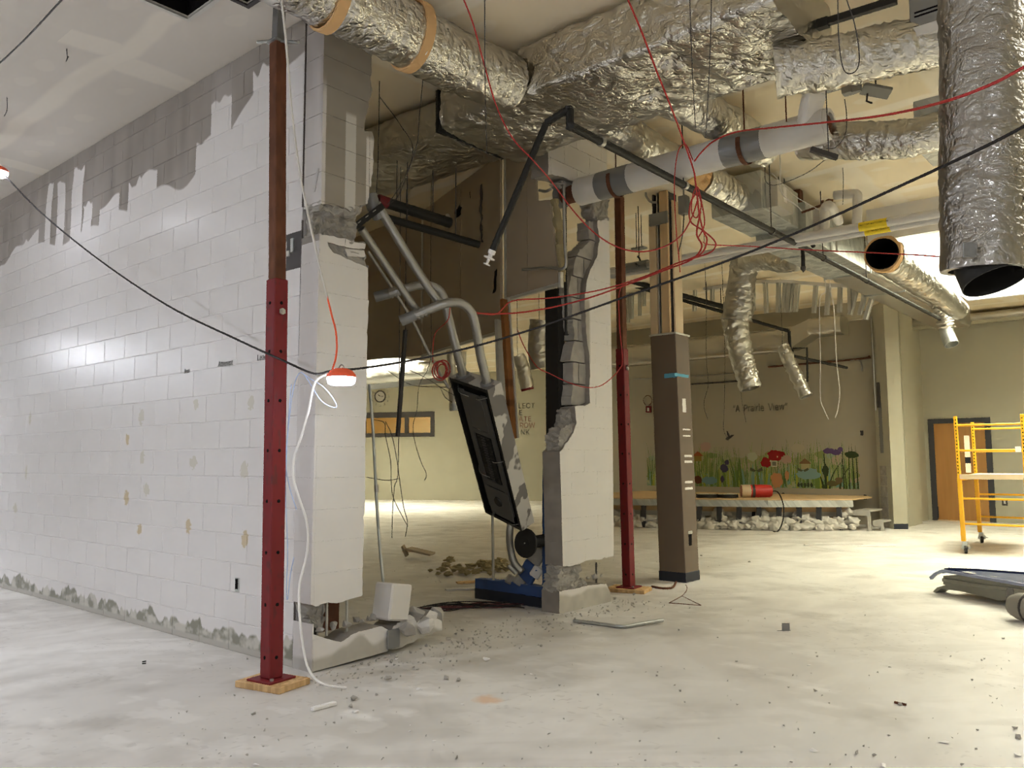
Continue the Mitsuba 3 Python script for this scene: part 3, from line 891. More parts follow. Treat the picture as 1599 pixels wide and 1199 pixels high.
P2K = shoring_post(b2, A(971, 545, y=4.0), A(967, 308, y=4.0), 0, 'red and rusty steel shoring post right of the second pier, beside the brown column', '', 4, 0, .0)
t2 = A(967, 308, y=4.0)
add('jack_head', beam(t2, [t2[0], t2[1], CEIL - .001], .05, .05, (1, 0, 0), .004), 'm_rust', P2K)
pd = thing('wood_pad', 'short wooden board under the foot of the far shoring post', 'wood block')
add('board', rot_mesh(box((-.20, -.14, 0), (.20, .14, zp), .004), rz(.25), (b2[0], b2[1], 0)), 'm_wood', pd)

# the brown column
ca, cb_, cc = A(1030, 905, z=0), A(1071, 910, z=0), A(1091, 905, z=0)
CL = thing('column', 'brown clad square column with blue paint smear and white marks', 'column')
cx0, cx1, cy0, cy1 = ca[0] + .02, cb_[0], cb_[1], cb_[1] + .31
lean = A(1054.3, 520, y=cy0) - np.array([cx1, cy0, 0])
zt = lean[2]
lx, ly = lean[0], 0.0


def shear(m):
    v = m.vertices.copy()
    v[:, 0] += lx * v[:, 2] / zt
    m.vertices = v
    return m


add('cladding', shear(box((cx0, cy0, .0), (cx1, cy1, zt), .006)), 'm_cladding', CL)
add('base_strip', shear(box((cx0 - .006, cy0 - .006, 0), (cx1 + .006, cy1 + .006, .105), .004)), 'm_navy', CL)
add('cap_trim', shear(box((cx0 - .012, cy0 - .012, zt - .008), (cx1 + .012, cy1 + .012, zt + .014), .003)), 'm_studmetal', CL)


def mark(px0, py0, px1, py1, mat='m_white', name='white_mark', ext=.0015):
    a_, b2_ = A(px0, py0, x=cx1 + lx * .6), A(px1, py1, x=cx1 + lx * .6)
    a_[0] = b2_[0] = 0
    m = box((0, min(a_[1], b2_[1]), min(a_[2], b2_[2])), (ext, max(a_[1], b2_[1]), max(a_[2], b2_[2])))
    m.apply_translation((cx1, 0, 0))
    add(name, shear(m), mat, CL)


for m_ in ((1066, 622, 1072, 644), (1066, 669, 1078, 672), (1066, 679, 1078, 682), (1068, 710, 1080, 713.5), (1068, 719, 1080, 722.5), (1068, 751, 1080, 754), (1068, 761, 1080, 764)):
    mark(*m_)
mark(1055, 582, 1077, 590, 'm_teal', 'blue_paint')
q = A(1043, 587, y=cy0)
add('blue_paint', shear(box((q[0], cy0 - .0015, q[2] - .022), (cx1, cy0, q[2] + .028))), 'm_teal', CL)
mark(1072, 833, 1077, 851, 'm_dark', 'open_box', .002)
mark(1071.5, 829, 1078, 833, 'm_studmetal', 'box_plate', .003)
# steel and wood core above the cladding
zc = CEIL - .002
xt = lx
iw = .012
o = np.array([cx0 + xt, cy0, zt + .014])
add('flange_plate', box((cx0 + xt + .03, cy0 + .06, zt + .014), (cx0 + xt + .05, cy0 + .25, zc)), 'm_trimgrey', CL)
add('web_plate', box((cx0 + xt + .05, cy0 + .10, zt + .014), (cx0 + xt + .22, cy0 + .115, zc)), 'm_dark', CL)
add('flange_plate', box((cx0 + xt + .22, cy0 + .06, zt + .014), (cx0 + xt + .24, cy0 + .25, zc)), 'm_trimgrey', CL)
add('furring_stud', box((cx0 + xt + .0, cy0 + .02, zt + .014), (cx0 + xt + .09, cy0 + .06, zc - .3)), 'm_plank', CL)
add('furring_stud', box((cx0 + xt + .15, cy0 + .01, zt + .014), (cx0 + xt + .25, cy0 + .05, zc)), 'm_ply', CL)
add('furring_stud', box((cx0 + xt + .255, cy0 + .10, zt + .014), (cx0 + xt + .275, cy0 + .28, zc - .1)), 'm_plank', CL)
add('metal_stud', box((cx0 + xt + .10, cy0 + .03, zt + .014), (cx0 + xt + .115, cy0 + .09, zc)), 'm_studmetal', CL)
add('beam_seat', box((cx0 + xt + .02, cy0 - .01, 4.02), (cx0 + xt + .26, cy0 + .02, 4.16), .004), 'm_tape', CL)

for px, py, w_, h_, mt_, i_ in ((774, 440, .05, .20, 'm_dark', 2), (640, 352, .34, .26, 'm_dark', 3), (618, 375, .20, .40, 'm_cladding', 3), (716, 330, .16, .10, 'm_dark', 3), (700, 345, .10, .16, 'm_whitepipe', 3), (752, 332, .05, .60, 'm_trimgrey', 2)):
    (ax_, ay_), (bx_, by_) = GP[i_][:2]
    u = np.array([bx_ - ax_, by_ - ay_, 0]); u /= np.linalg.norm(u)
    nn_ = np.array([-u[1], u[0], 0])
    v_ = FW + RT * (px - 799.5) / FOC + UP * (599.5 - py) / FOC
    q = CAM + v_ * (((np.array([ax_, ay_, 0]) - CAM) @ nn_) / (v_ @ nn_))
    nf = nn_ if nn_ @ (CAM - q) > 0 else -nn_
    pg_ = ragged(sbox(-w_ / 2, -h_ / 2, w_ / 2, h_ / 2), .05, px)
    add('torn_hole', slab(pg_, q, u, (0, 0, 1), nf, .004), mt_, GY)

# ------------------------------------------------------------------ ducts overhead
D1 = thing('round_duct', 'big round foil duct with two tan straps running over the left pier', 'duct')
ax1 = [(.50, -1.6, 4.12), (.55, -.3, 4.12), (.56, .7, 4.10), (.62, 1.21, 4.10)]
add('insulation', duct(ax1, .205, .009, .006, 72, .018, seed=3), 'm_foil', D1, smooth=28)
for yy in (-.36, .30):
    add('strap', duct([(.54, yy - .035, 4.12), (.545, yy, 4.12), (.55, yy + .035, 4.12)], .232, 0, 0, 48, .02, wall=.016, n=2), 'm_kraft', D1, label='tan strap', smooth=30)
D2 = thing('rectangular_duct', 'large crumpled foil rectangular duct crossing the ceiling to the right', 'duct')
pk = [(np.array(A(*p, z=3.98)), .22, .045) for p in ((1045, 95), (1145, 92), (1015, 145), (1175, 120))]
add('insulation', rect_duct(-.12, 2.62, 1.22, 3.97, 2.20, 4.365, amp=.017, step=.021, sag=.05, seed=11, pucker=pk), 'm_foil', D2, smooth=28)
add('bare_section', box((-.30, 1.40, 4.06), (-.11, 2.10, 4.36), .004), 'm_galv', D2)
add('flange', [box((-.30, 1.34, 4.02), (-.27, 2.16, 4.06)), box((-.30, 1.34, 4.06), (-.27, 1.38, 4.38)), box((-.30, 2.12, 4.06), (-.27, 2.16, 4.38))], 'm_black', D2)
D2b = thing('rectangular_duct', 'foil rectangular duct behind the top of the left pier, ending at a dark flange', 'duct')
add('insulation', rect_duct(-4.2, -.285, 1.42, 4.02, 2.16, 4.36, amp=.015, step=.021, sag=.06, seed=17), 'm_foil', D2b, smooth=28)
D3 = thing('round_duct', 'round foil duct leaving the right end of the large rectangular duct', 'duct')
e0, e1 = A(1222, 112, y=1.72), A(1475, 62, y=2.05)
add('insulation', duct([e0 - (e1 - e0) * .05, (e0 + e1) / 2, e1], .155, .010, .008, 60, .017, seed=21), 'm_foil', D3, smooth=28)
VB = thing('terminal_box', 'grey slotted metal air box at the top edge, beside the wrapped vertical duct', 'air box')
o = A(1421, 42, y=1.86)
o2 = A(1468, 26, y=1.86)
add('casing', box((o[0], 1.86, o[2] - .02), (o2[0] + .12, 2.4, CEIL - .03), .006), 'm_tape', VB)
add('bottom_strip', box((o[0] + .01, 1.84, o[2] - .08), (o2[0] + .12, 1.875, o[2] - .0205), .002), 'm_whitepipe', VB)
for i in range(2):
    s0 = A(1428, 28 - 6 * i, y=1.86)
    add('slot', box((s0[0], 1.855, s0[2]), (s0[0] + .13, 1.8605, s0[2] + .008)), 'm_dark', VB)
V1 = thing('vertical_duct', 'vertical foil-wrapped duct hanging at the right edge, its dark collar open below', 'duct')
v0, v1 = A(1532, -60, d=3.42), A(1537, 422, d=3.40)
v0 = v0 + (v0 - v1) * ((CEIL - v0[2]) / (v0[2] - v1[2]))
add('insulation', duct([v0, (v0 + v1) / 2 + [.004, 0, 0], v1], .165, .006, .0018, 72, .012, wall=.03, seed=27), 'm_foil_dull', V1, smooth=28)
cdir = (A(1566, 452, d=3.33) - A(1534, 380, d=3.42)); cdir /= np.linalg.norm(cdir)
c0 = A(1540, 405, d=3.40)
add('collar', duct([c0 - cdir * .12, c0, c0 + cdir * .105], .128, 0, 0, 56, .03, wall=.004, n=2), 'm_blackpipe', V1, smooth=40)
q = A(1503, 402, d=3.235)
add('tape_patch', frame_box(q, RT, UP, -FW, .055, .06, .006, .002), 'm_tape', V1)
D4 = thing('round_duct', 'short foil duct hanging below the rectangular duct beside the red wires', 'duct')
add('insulation', duct([A(1030, 140, z=4.12), A(1085, 168, z=4.10), A(1150, 205, z=4.12), A(1190, 235, z=4.14)], .155, .014, .004, 56, .018, seed=31), 'm_foil', D4, smooth=28)
D5 = thing('round_duct', 'foil duct passing above the white pipe to the metal air box', 'duct')
add('insulation', duct([A(925, 178, z=4.14), A(985, 212, z=4.14), A(1045, 248, z=4.14), A(1075, 268, z=4.13)], .145, .016, .0, 56, .018, seed=35), 'm_foil', D5, smooth=28)
add('insulation_edge', duct([A(1066, 262, z=4.13), A(1078, 270, z=4.13), A(1090, 277, z=4.12)], .15, .016, 0, 32, .02, seed=36), 'm_kraft', D5, label='torn tan insulation')
add('sleeve', duct([A(1092, 278, z=4.12), A(1120, 292, z=4.10), A(1152, 312, z=4.08)], .155, .010, .010, 56, .015, seed=37), 'm_foil', D5, smooth=28)
P1 = thing('insulated_pipe', 'long thick white pipe with grey bands hung under the ceiling', 'pipe')
p0, p1 = A(905, 300, y=2.85), A(1292, 195, y=2.85)
pd_ = (p1 - p0) / np.linalg.norm(p1 - p0)
add('jacket', duct([p0, (p0 + p1) / 2, p1], .126, 0, 0, 48, .1, wall=.025, n=2), 'm_whitepipe', P1, smooth=40)
for px in (962, 1163):
    py = 300 - (px - 905) * .272
    b0 = A(px, py, y=2.85)
    b0 = p0 + pd_ * ((b0 - p0) @ pd_)
    add('band', duct([b0 - pd_ * .17, b0, b0 + pd_ * .17], .1275, 0, 0, 48, .1, n=2), 'm_tape', P1, label='grey metal band', smooth=40)
    arc = [b0 + np.array([0, math.sin(t), -math.cos(t)]) * .138 for t in np.linspace(-1.9, 1.9, 25)]
    add('hanger', [beam(arc[i], arc[i + 1], .035, .006, up=np.cross(arc[i + 1] - arc[i], pd_)) for i in range(24)], 'm_rust', P1)
    add('hanger_rod', tube([b0 + [0, 0, .13], [b0[0], b0[1], CEIL - .001]], .007, 6), 'm_rust', P1)
add('inner_pipe', duct([p0 - pd_ * .18, p0, p0 + pd_ * .2], .082, 0, 0, 32, .1, wall=.008, n=2), 'm_rust', P1, label='rusty inner pipe', smooth=40)
add('pipe_collar', duct([p0 - pd_ * .24, p0 - pd_ * .21, p0 - pd_ * .18], .105, 0, 0, 32, .1, wall=.03, n=2), 'm_tape', P1, smooth=40)
add('end_ring', duct([p1 - pd_ * .03, p1 + pd_ * .005, p1 + pd_ * .03], .118, .003, 0, 40, .03, wall=.032, n=2), 'm_whitepipe', P1, smooth=40)
add('end_core', duct([p1 - pd_ * .05, p1, p1 + pd_ * .012], .07, 0, 0, 32, .1, n=2), 'm_rust', P1, smooth=40)
fl = []
ft = [(1243, 200), (1247, 172), (1252, 150), (1262, 134)]
fr_ = [(1282, 188), (1284, 170), (1290, 150), (1289, 130)]
fv = []
for i in range(4):
    a_, b_ = A(*ft[i], y=2.74 - .02 * i), A(*fr_[i], y=2.80 - .0 * i)
    for s in np.linspace(0, 1, 7):
        fv.append(a_ * (1 - s) + b_ * s + np.array([0, -.05 * math.sin(s * 3.14) * (1 + i * .2), 0]))
fv = np.array(fv).reshape(4, 7, 3)
fv2 = np.concatenate([fv, (fv + [0, .004, 0])[:, ::-1]], 1)
add('torn_jacket', skin(fv2, True), 'm_white', P1, label='torn white jacket sheet standing up', smooth=30)
D6 = thing('round_duct', 'sagging foil duct to the right of the open white pipe', 'duct')
add('insulation', duct([A(1255, 222, y=3.05), A(1320, 219, y=3.0), A(1390, 219, y=3.0), A(1440, 212, y=3.0), A(1480, 200, y=3.05)], .135, .007, .007, 56, .016, seed=41), 'm_foil', D6, smooth=28)
G6 = thing('terminal_box', 'flat grey metal air box behind the right end of the sagging foil duct', 'air box')
q = A(1432, 235, y=3.25)
add('casing', box((q[0], 3.2, q[2]), (q[0] + .7, 3.7, q[2] + .36), .006), 'm_galv', G6)
ST = thing('strut_channel', 'dark open-ended steel channel piece hanging under the foil duct at the right', 'channel')
s0, s1 = A(1266, 233, y=2.6), A(1294, 240, y=2.6)
add('channel', beam(s0, s1 + [.02, .12, 0], .035, .035), 'm_trimgrey', ST)
add('hanger_rod', tube([s1, [s1[0], s1[1], CEIL - .001]], .004, 6), 'm_trimgrey', ST)
RL = thing('ceiling_rail', 'grey steel strut rail under the ceiling at the upper right', 'rail')
r0, r1 = A(1290, 140, y=3.4), A(1472, 88, y=3.4)
add('rail', beam(r0, r1, .06, .045), 'm_tape', RL)
add('rail', beam(r0 + [0, .12, .06], r1 + [0, .12, .06], .05, .04), 'm_trimgrey', RL)
q = A(1326, 140, y=3.38)
add('clamp', [box(q - [.05, .04, .035], q + [.05, .04, .035], .004), box(q + [.03, -.05, -.05], q + [.10, .0, .05], .004)], 'm_tape', RL)
CB = thing('ceiling_plate', 'grey folded metal plate hanging from the ceiling right of the rail clamp', 'plate')
q = A(1368, 142, y=3.5)
add('plate', rot_mesh(box((-.11, -.09, -.012), (.11, .09, .012), .003), rz(.5) @ np.array([[.95, 0, .3], [0, 1, 0], [-.3, 0, .95]]), q), 'm_tape', CB)
add('hook', tube([q + [-.06, -.02, -.01], q + [-.07, -.02, -.07], q + [-.03, -.02, -.1]], .008, 6), 'm_trimgrey', CB)
add('hook', tube([q + [0, 0, .01], q + [0, 0, CEIL - q[2]]], .006, 6), 'm_trimgrey', CB)
BK = thing('black_bar', 'long black bar under the ceiling above the right foil duct', 'bar')
add('bar', beam(A(1229, 54, y=1.95), A(1400, 0, y=1.95), .04, .045), 'm_black', BK)
add('sleeve', beam(A(1276, 40, y=1.95), A(1294, 34, y=1.95), .05, .06), 'm_black', BK)
# sprinkler main
XS = 1.15
k0, k1 = A(890, 196, x=XS), A(1472, 500, x=XS)
SP = thing('sprinkler_pipe', 'long black sprinkler pipe running back under the ceiling over the white pipe', 'pipe')
zz = np.linspace(0, 1, 9)
add('pipe', tube([k0 + (k1 - k0) * t for t in (0, .5, 1)], .030, 16), 'm_blackpipe', SP, smooth=40)
top = A(888, 170, x=XS)
add('riser', tube([k0, [k0[0], k0[1], top[2]]], .028, 14), 'm_blackpipe', SP, smooth=40)
dd = (top - CAM) @ FW
j1, j2 = A(853, 192, d=dd + .1), A(769, 391, d=dd + .12)
add('elbow', [rock((k0), .045, 5, 20), rock(top, .042, 6, 20), rock(j1, .042, 7, 20)], 'm_black', SP)
add('arm', tube([top, j1], .026, 14), 'm_blackpipe', SP, smooth=40)
add('drop_pipe', tube([j1, j2], .024, 14), 'm_blackpipe', SP, smooth=40)
sd = (j2 - j1) / np.linalg.norm(j2 - j1)
add('sprinkler_head', lathe([(0, 0), (.027, 0), (.027, .028), (.016, .032), (.016, .050), (.042, .054), (.042, .062), (.012, .068), (.009, .100), (.026, .104), (.026, .110), (0, .112)], j2, sd, 24), 'm_white', SP, label='white sprinkler head', smooth=30)
for t in (.035, .155, .33, .47, .62):
    c = k0 + (k1 - k0) * t
    ud = (k1 - k0) / np.linalg.norm(k1 - k0)
    add('coupling', lathe([(0, 0), (.036, 0), (.038, .02), (.036, .04), (0, .04)], c, ud, 20), 'm_steel' if t < .1 or .1 < t < .2 else 'm_black', SP, smooth=30)
    if t > .1:
        add('hanger_rod', tube([c, [c[0], c[1], CEIL - .001]], .006, 6), 'm_trimgrey', SP)
for px, py in ((1271, 388), (1284, 395)):
    c = A(px, py, x=XS)
    ar = [c + [0, 0, .02], c + [-.05, 0, .10], c + [-.10, -.05, .08], c + [-.11, -.05, -.2]] if px == 1271 else None
    if ar:
        add('branch', tube(ar, .022, 10, 5), 'm_black', SP, smooth=True)
        add('branch_head', lathe([(0, 0), (.03, 0), (.03, .03), (.012, .05), (0, .07)], np.array(ar[-1]), (0, 0, -1), 14), 'm_trimgrey', SP)
# trunk duct and air box
VA = thing('terminal_box', 'galvanised air box hanging behind the white pipe with foil sleeve', 'air box')
q = A(1156, 352, x=.62)
add('casing', box((.45, 4.75, 3.92), (1.02, 5.75, 4.33), .006), 'm_galv', VA)
add('control_box', box((1.021, 4.85, 3.94), (1.15, 5.25, 4.22), .004), 'm_studmetal', VA)
add('label_plate', box((1.151, 5.0, 4.02), (1.153, 5.08, 4.18)), 'm_white', VA)
add('inlet', duct([(.70, 4.45, 4.10), (.70, 4.6, 4.10), (.70, 4.76, 4.10)], .15, 0, 0, 40, .1, n=2), 'm_galv', VA, smooth=40)
TR = thing('trunk_duct', 'long duct with bare metal underside running back beside the black sprinkler pipe', 'duct')
add('bare_section', box((.50, 5.76, 3.80), (1.10, 8.0, 4.22), .006), 'm_galv', TR)
tm = rect_duct(8.0, 13.9, .50, 3.80, 1.12, 4.22, amp=.010, step=.035, seed=51)
v = tm.vertices.copy(); tm.vertices = v[:, [1, 0, 2]]; tm.invert()
add('insulation', tm, 'm_foil', TR, smooth=28)
for yy in (6.5, 8.0, 9.6):
    add('seam', box((.49, yy, 3.79), (1.11, yy + .025, 4.23)), 'm_galv', TR)
    for xx in (.46, 1.14):
        add('hanger_strap', box((xx - .01, yy + .1, 3.79), (xx + .01, yy + .103, CEIL - .001)), 'm_studmetal', TR)
E1 = thing('open_duct', 'open ended round duct with black mouth and torn tan insulation at the right', 'duct')
m0 = A(1377, 396, x=1.66)
add('duct', duct([m0, m0 + [0, .4, -.0], m0 + [-.02, 1.1, 0]], .178, 0, 0, 48, .1, wall=.006, n=2), 'm_dark', E1, label='black inside', smooth=40)
add('duct_end', lathe([(0, 0), (.17, 0), (.17, .01), (0, .01)], m0 + [-.01, .7, 0], (0, 1, 0), 32), 'm_dark', E1)
add('insulation_edge', duct([m0 + [0, .02, 0], m0 + [0, .10, 0], m0 + [0, .16, 0]], .205, .014, 0, 40, .03, wall=.026, seed=61), 'm_kraft', E1, label='torn tan insulation')
add('insulation', duct([m0 + [0, .15, 0], m0 + [0, .6, 0], m0 + [-.02, 1.2, -.01], m0 + [-.05, 2.6, -.02], m0 + [-.1, 4.2, -.05]], [.205, .19, .165, .15], .012, .004, 56, .02, seed=62, cap=False), 'm_foil', E1, smooth=28)
g0 = m0 + [-.1, 4.2, -.05]
FX = [g0 - [0, .1, 0], A(1456, 462, y=g0[1] + .5), A(1474, 488, y=g0[1] + .7), A(1478, 512, y=g0[1] + .75)]
add('flexible_end', duct(FX, .125, .004, .016, 44, .012, seed=63), 'm_foil', E1, smooth=28)
h0, h1, h2 = A(1477, 512, y=g0[1] + .75), A(1480, 524, y=g0[1] + .75), A(1486, 538, y=g0[1] + .7)
add('elbow', [duct([h0, (h0 + h1) / 2, h1], .105, 0, 0, 32, .05, n=2), duct([h1, (h1 + h2) / 2, h2], .11, 0, 0, 32, .05, wall=.005, n=2)], 'm_galv', E1, label='shiny metal elbow', smooth=30)
# hanging flex ducts
H1 = thing('hanging_duct', 'limp foil duct hanging from the ceiling left of the stage lettering', 'duct')
a_, b_ = A(1163, 405, y=8.3), A(1150, 500, y=8.35)
add('upper_length', duct([a_ + [0, 0, .0], (a_ + b_) / 2, b_], [.20, .21, .22], .018, .008, 56, .02, seed=71), 'm_foil_dull', H1, smooth=28)
add('lower_length', duct([A(1146, 492, y=8.5), A(1156, 550, y=8.5), A(1172, 607, y=8.5)], [.20, .17, .15], .017, .010, 48, .02, wall=.02, seed=72), 'm_foil', H1, smooth=28)
add('branch_length', duct([A(1168, 408, y=8.25), A(1190, 404, y=8.1), A(1225, 410, y=7.9), A(1262, 402, y=7.7), A(1300, 392, y=7.5)], [.19, .15, .13, .13, .15], .012, .012, 48, .02, seed=73), 'm_foil', H1, smooth=28)
H2 = thing('hanging_duct', 'narrow foil duct hanging left of the two white cables before the stage wall', 'duct')
add('length', duct([A(1222, 540, y=10.2), A(1240, 580, y=10.2), A(1259, 619, y=10.2)], .105, .014, .010, 40, .02, wall=.015, seed=75), 'm_foil', H2, smooth=28)
H3 = thing('hanging_duct', 'short foil duct with red end hanging in the far room right of the timber stud', 'duct')
add('length', duct([A(808, 555, d=13), A(818, 580, d=13), A(823, 606, d=13)], .11, .008, .006, 40, .02, wall=.015, seed=76), 'm_foil', H3, smooth=28)
add('red_end', duct([A(823, 604, d=13), A(823.5, 607, d=13), A(824, 609, d=13)], .105, .004, 0, 24, .02, n=2), 'm_red', H3)
H4 = thing('hanging_duct', 'foil duct hanging in the far room just left of the black upright', 'duct')
add('length', duct([A(842, 500, d=11.5), A(838, 545, d=11.5), A(843, 575, d=11.5)], .13, .008, .008, 40, .02, wall=.015, seed=77), 'm_foil_dull', H4, smooth=28)
H5 = thing('hanging_duct', 'foil duct with metal collar hanging left of the panelboard in the far room', 'duct')
add('length', duct([A(703, 545, d=10.5), A(706, 590, d=10.5), A(708, 632, d=10.5)], .05, .006, .006, 32, .02, seed=78), 'm_foil', H5, smooth=28)
add('collar', duct([A(708, 630, d=10.5), A(708.5, 636, d=10.5), A(709, 641, d=10.5)], .058, 0, 0, 28, .05, wall=.006, n=2), 'm_galv', H5, smooth=40)
# far ducts
FD = thing('far_duct', 'long foil duct hanging before the stage wall behind the brown column', 'duct')
zb = A(1110, 556, y=12.3)[2]
add('insulation', rect_duct(-7.4, A(1235, 540, y=12.3)[0], 12.3, zb, 12.8, zb + .42, amp=.012, step=.05, seed=81), 'm_foil', FD, smooth=28)
add('edge_strip', box((-7.4, 12.25, zb - .04), (A(1235, 540, y=12.3)[0], 12.29, zb - .005)), 'm_whitepipe', FD)
zb2 = A(1330, 517, y=12.3)[2]
add('raised_section', rect_duct(A(1262, 540, y=12.3)[0], -.75, 12.3, zb2, 12.8, zb2 + .34, amp=.012, step=.05, seed=82), 'm_foil', FD, smooth=28)
xa, xb = A(1232, 540, y=12.3)[0], A(1265, 530, y=12.3)[0]
tr_ = np.array([[(xa, y_, z_ ) for y_, z_ in ((12.32, zb + .01), (12.78, zb + .01), (12.78, zb + .40), (12.32, zb + .40))], [(xb, y_, z_) for y_, z_ in ((12.32, zb2 + .01), (12.78, zb2 + .01), (12.78, zb2 + .33), (12.32, zb2 + .33))]])
add('transition', skin(tr_), 'm_foil', FD)
FD2 = thing('far_duct', 'foil duct along the top of the far wall above the door', 'duct')
zb3 = A(1550, 498, y=15.7)[2]
add('insulation', rect_duct(-.38, 8.5, 15.7, zb3, 16.3, min(zb3 + .45, CEIL - .06), amp=.012, step=.05, seed=83), 'm_foil', FD2, smooth=28)
add('edge_strip', box((-.38, 15.66, zb3 - .07), (8.5, 15.695, zb3 - .005)), 'm_cream', FD2)
FD3 = thing('far_duct', 'lit foil duct under the far skylight seen through the opening', 'duct')
o = A(570, 596, d=22)
zz3 = A(600, 580, d=22)[2]
add('insulation', rect_duct(o[0] - 1, A(690, 590, d=22)[0] + .8, A(640, 590, d=22)[1] - .3, zz3 - .25, A(640, 590, d=22)[1] + .3, zz3 + .2, amp=.02, step=.08, seed=84), 'm_foil', FD3, smooth=28)
add('beam', beam((o[0] - 1, A(640, 590, d=22)[1] - .4, zz3 - .38), (A(690, 590, d=22)[0] + 1, A(640, 590, d=22)[1] - .4, zz3 - .38), .1, .14), 'm_tape', FD3)

# bulkhead: cut metal studs hanging from a track
BH = thing('bulkhead_frame', 'row of cut metal studs hanging from a bent track before the stage', 'stud frame')
YB = 10.0
tk = [A(p[0], p[1], y=YB) for p in ((1100, 437), (1177, 436), (1232, 440), (1290, 445), (1330, 447), (1366, 452))]
for q in tk:
    q[2] = min(q[2], CEIL - .03)
add('track', [beam(tk[i], tk[i + 1], .10, .05) for i in range(len(tk) - 1)], 'm_whitepipe', BH)
SD = [(1176, 437, 1176, 485), (1195, 439, 1197, 489), (1216, 441, 1215, 488), (1226, 442, 1224, 488), (1234, 443, 1230, 488), (1238, 443, 1233, 487), (1246, 445, 1242, 487), (1274, 446, 1271, 489), (1294, 447, 1291, 492), (1312, 447, 1311, 488), (1327, 448, 1328, 484), (1338, 450, 1327, 492), (1352, 456, 1342, 492), (1363, 460, 1351, 499), (1112, 440, 1112, 483), (1085, 440, 1084, 486)]
for a0, b0, a1, b1_ in SD:
    p, q = A(a0, b0, y=YB), A(a1, b1_, y=YB)
    p[2] = min(p[2], CEIL - .02)
    add('stud', [beam(p, q, .006, .085, up=(1, 0, 0)), beam(p + [.03, -.04, 0], q + [.03, -.04, 0], .05, .006, up=(1, 0, 0))], 'm_studmetal', BH)
BH2 = thing('bulkhead_frame', 'short cut metal studs hanging left of the brown column', 'stud frame')
for px, ln in ((981, 56), (987, 50), (999, 45), (1018, 42), (1006, 30)):
    p, q = A(px, 448, y=9.5), A(px, 448 + ln, y=9.5)
    add('stud', [beam(p, q, .006, .08, up=(1, 0, 0)), beam(p + [.025, -.04, 0], q + [.025, -.04, 0], .045, .006, up=(1, 0, 0))], 'm_studmetal', BH2)
add('track', beam(A(970, 448, y=9.5), A(1025, 446, y=9.5), .09, .04), 'm_studmetal', BH2)

# white water pipes
WP = thing('water_pipe', 'pair of long white pipes under the ceiling with a yellow lettered label', 'pipe')
for i, (pa, pb_, r) in enumerate((((955, 423), (1476, 331), .045), ((955, 431.5), (1476, 341.5), .034))):
    yy = 5.22 + .06 * i
    add('pipe', tube([A(*pa, y=yy), A(*pb_, y=yy)], r, 20), 'm_whitepipe', WP, smooth=40)
q0 = A(1342, 357, y=5.2); q1 = A(1385, 338, y=5.2)
add('label_sleeve', duct([A(1342, 354.7, y=5.22), A(1363, 351, y=5.22), A(1386, 346.9, y=5.22)], .0462, 0, 0, 32, .1, n=2), 'm_label', WP, label='yellow lettered label', smooth=40)
add('label_sleeve', duct([A(1351, 363.1, y=5.28), A(1370, 359.8, y=5.28), A(1391, 356.2, y=5.28)], .0352, 0, 0, 32, .1, n=2), 'm_label', WP, label='yellow lettered label', smooth=40)


PSL = float((A(955, 423, y=5.22)[2] - A(1476, 331, y=5.22)[2]) / (A(1476, 331, y=5.22)[0] - A(955, 423, y=5.22)[0]))


def pipe_text(s, px, py, yy, r, tilt, h):
    c = A(px, py, y=yy)
    m = meshkit.text_mesh(s, h, .0008)
    v = m.vertices.copy()
    ph = -tilt + v[:, 1] / r
    rr = r + .0006 + v[:, 2]
    m.vertices = np.stack([c[0] + v[:, 0], yy - rr * np.cos(ph), c[2] - v[:, 0] * PSL + rr * np.sin(ph)], 1)
    m.invert() if m.volume < 0 else None
    add('label_lettering', m, 'm_ink', WP)


pipe_text('HEATING WATER RETURN', 1344, 354.3, 5.22, .0462, .1, .016)
pipe_text('HOT WATER SUPPLY', 1353, 362.8, 5.28, .0352, .3, .016)
VL = thing('pipe_valve', 'brown valve on a white insulated riser below the ceiling', 'valve')
q = A(1290, 340, y=5.5)
add('riser', tube([A(1288, 372, y=5.5), A(1288, 330, y=5.5), A(1296, 322, y=5.5), A(1310, 345, y=6.0)], .055, 18, 5), 'm_whitepipe', VL, smooth=True)
add('riser', tube([A(1277, 370, y=5.6), A(1277, 328, y=5.6)], .05, 18), 'm_whitepipe', VL, smooth=40)
q = A(1295, 316, y=5.5)
add('valve_body', [rock(q, .06, 91, 20), rock(q + [-.07, 0, .02], .035, 92, 16), tube([q - [.3, 0, .05], q], .014, 8)], 'm_rust', VL)
EL = thing('elbow_pipe', 'white elbow pipe beside the brown valve', 'pipe')
add('pipe', tube([A(1303, 305, y=5.8), A(1325, 303, y=5.8), A(1337, 303, y=5.8), A(1339, 312, y=5.8), A(1338, 350, y=5.8)], .05, 16, 4), 'm_whitepipe', EL, smooth=True)

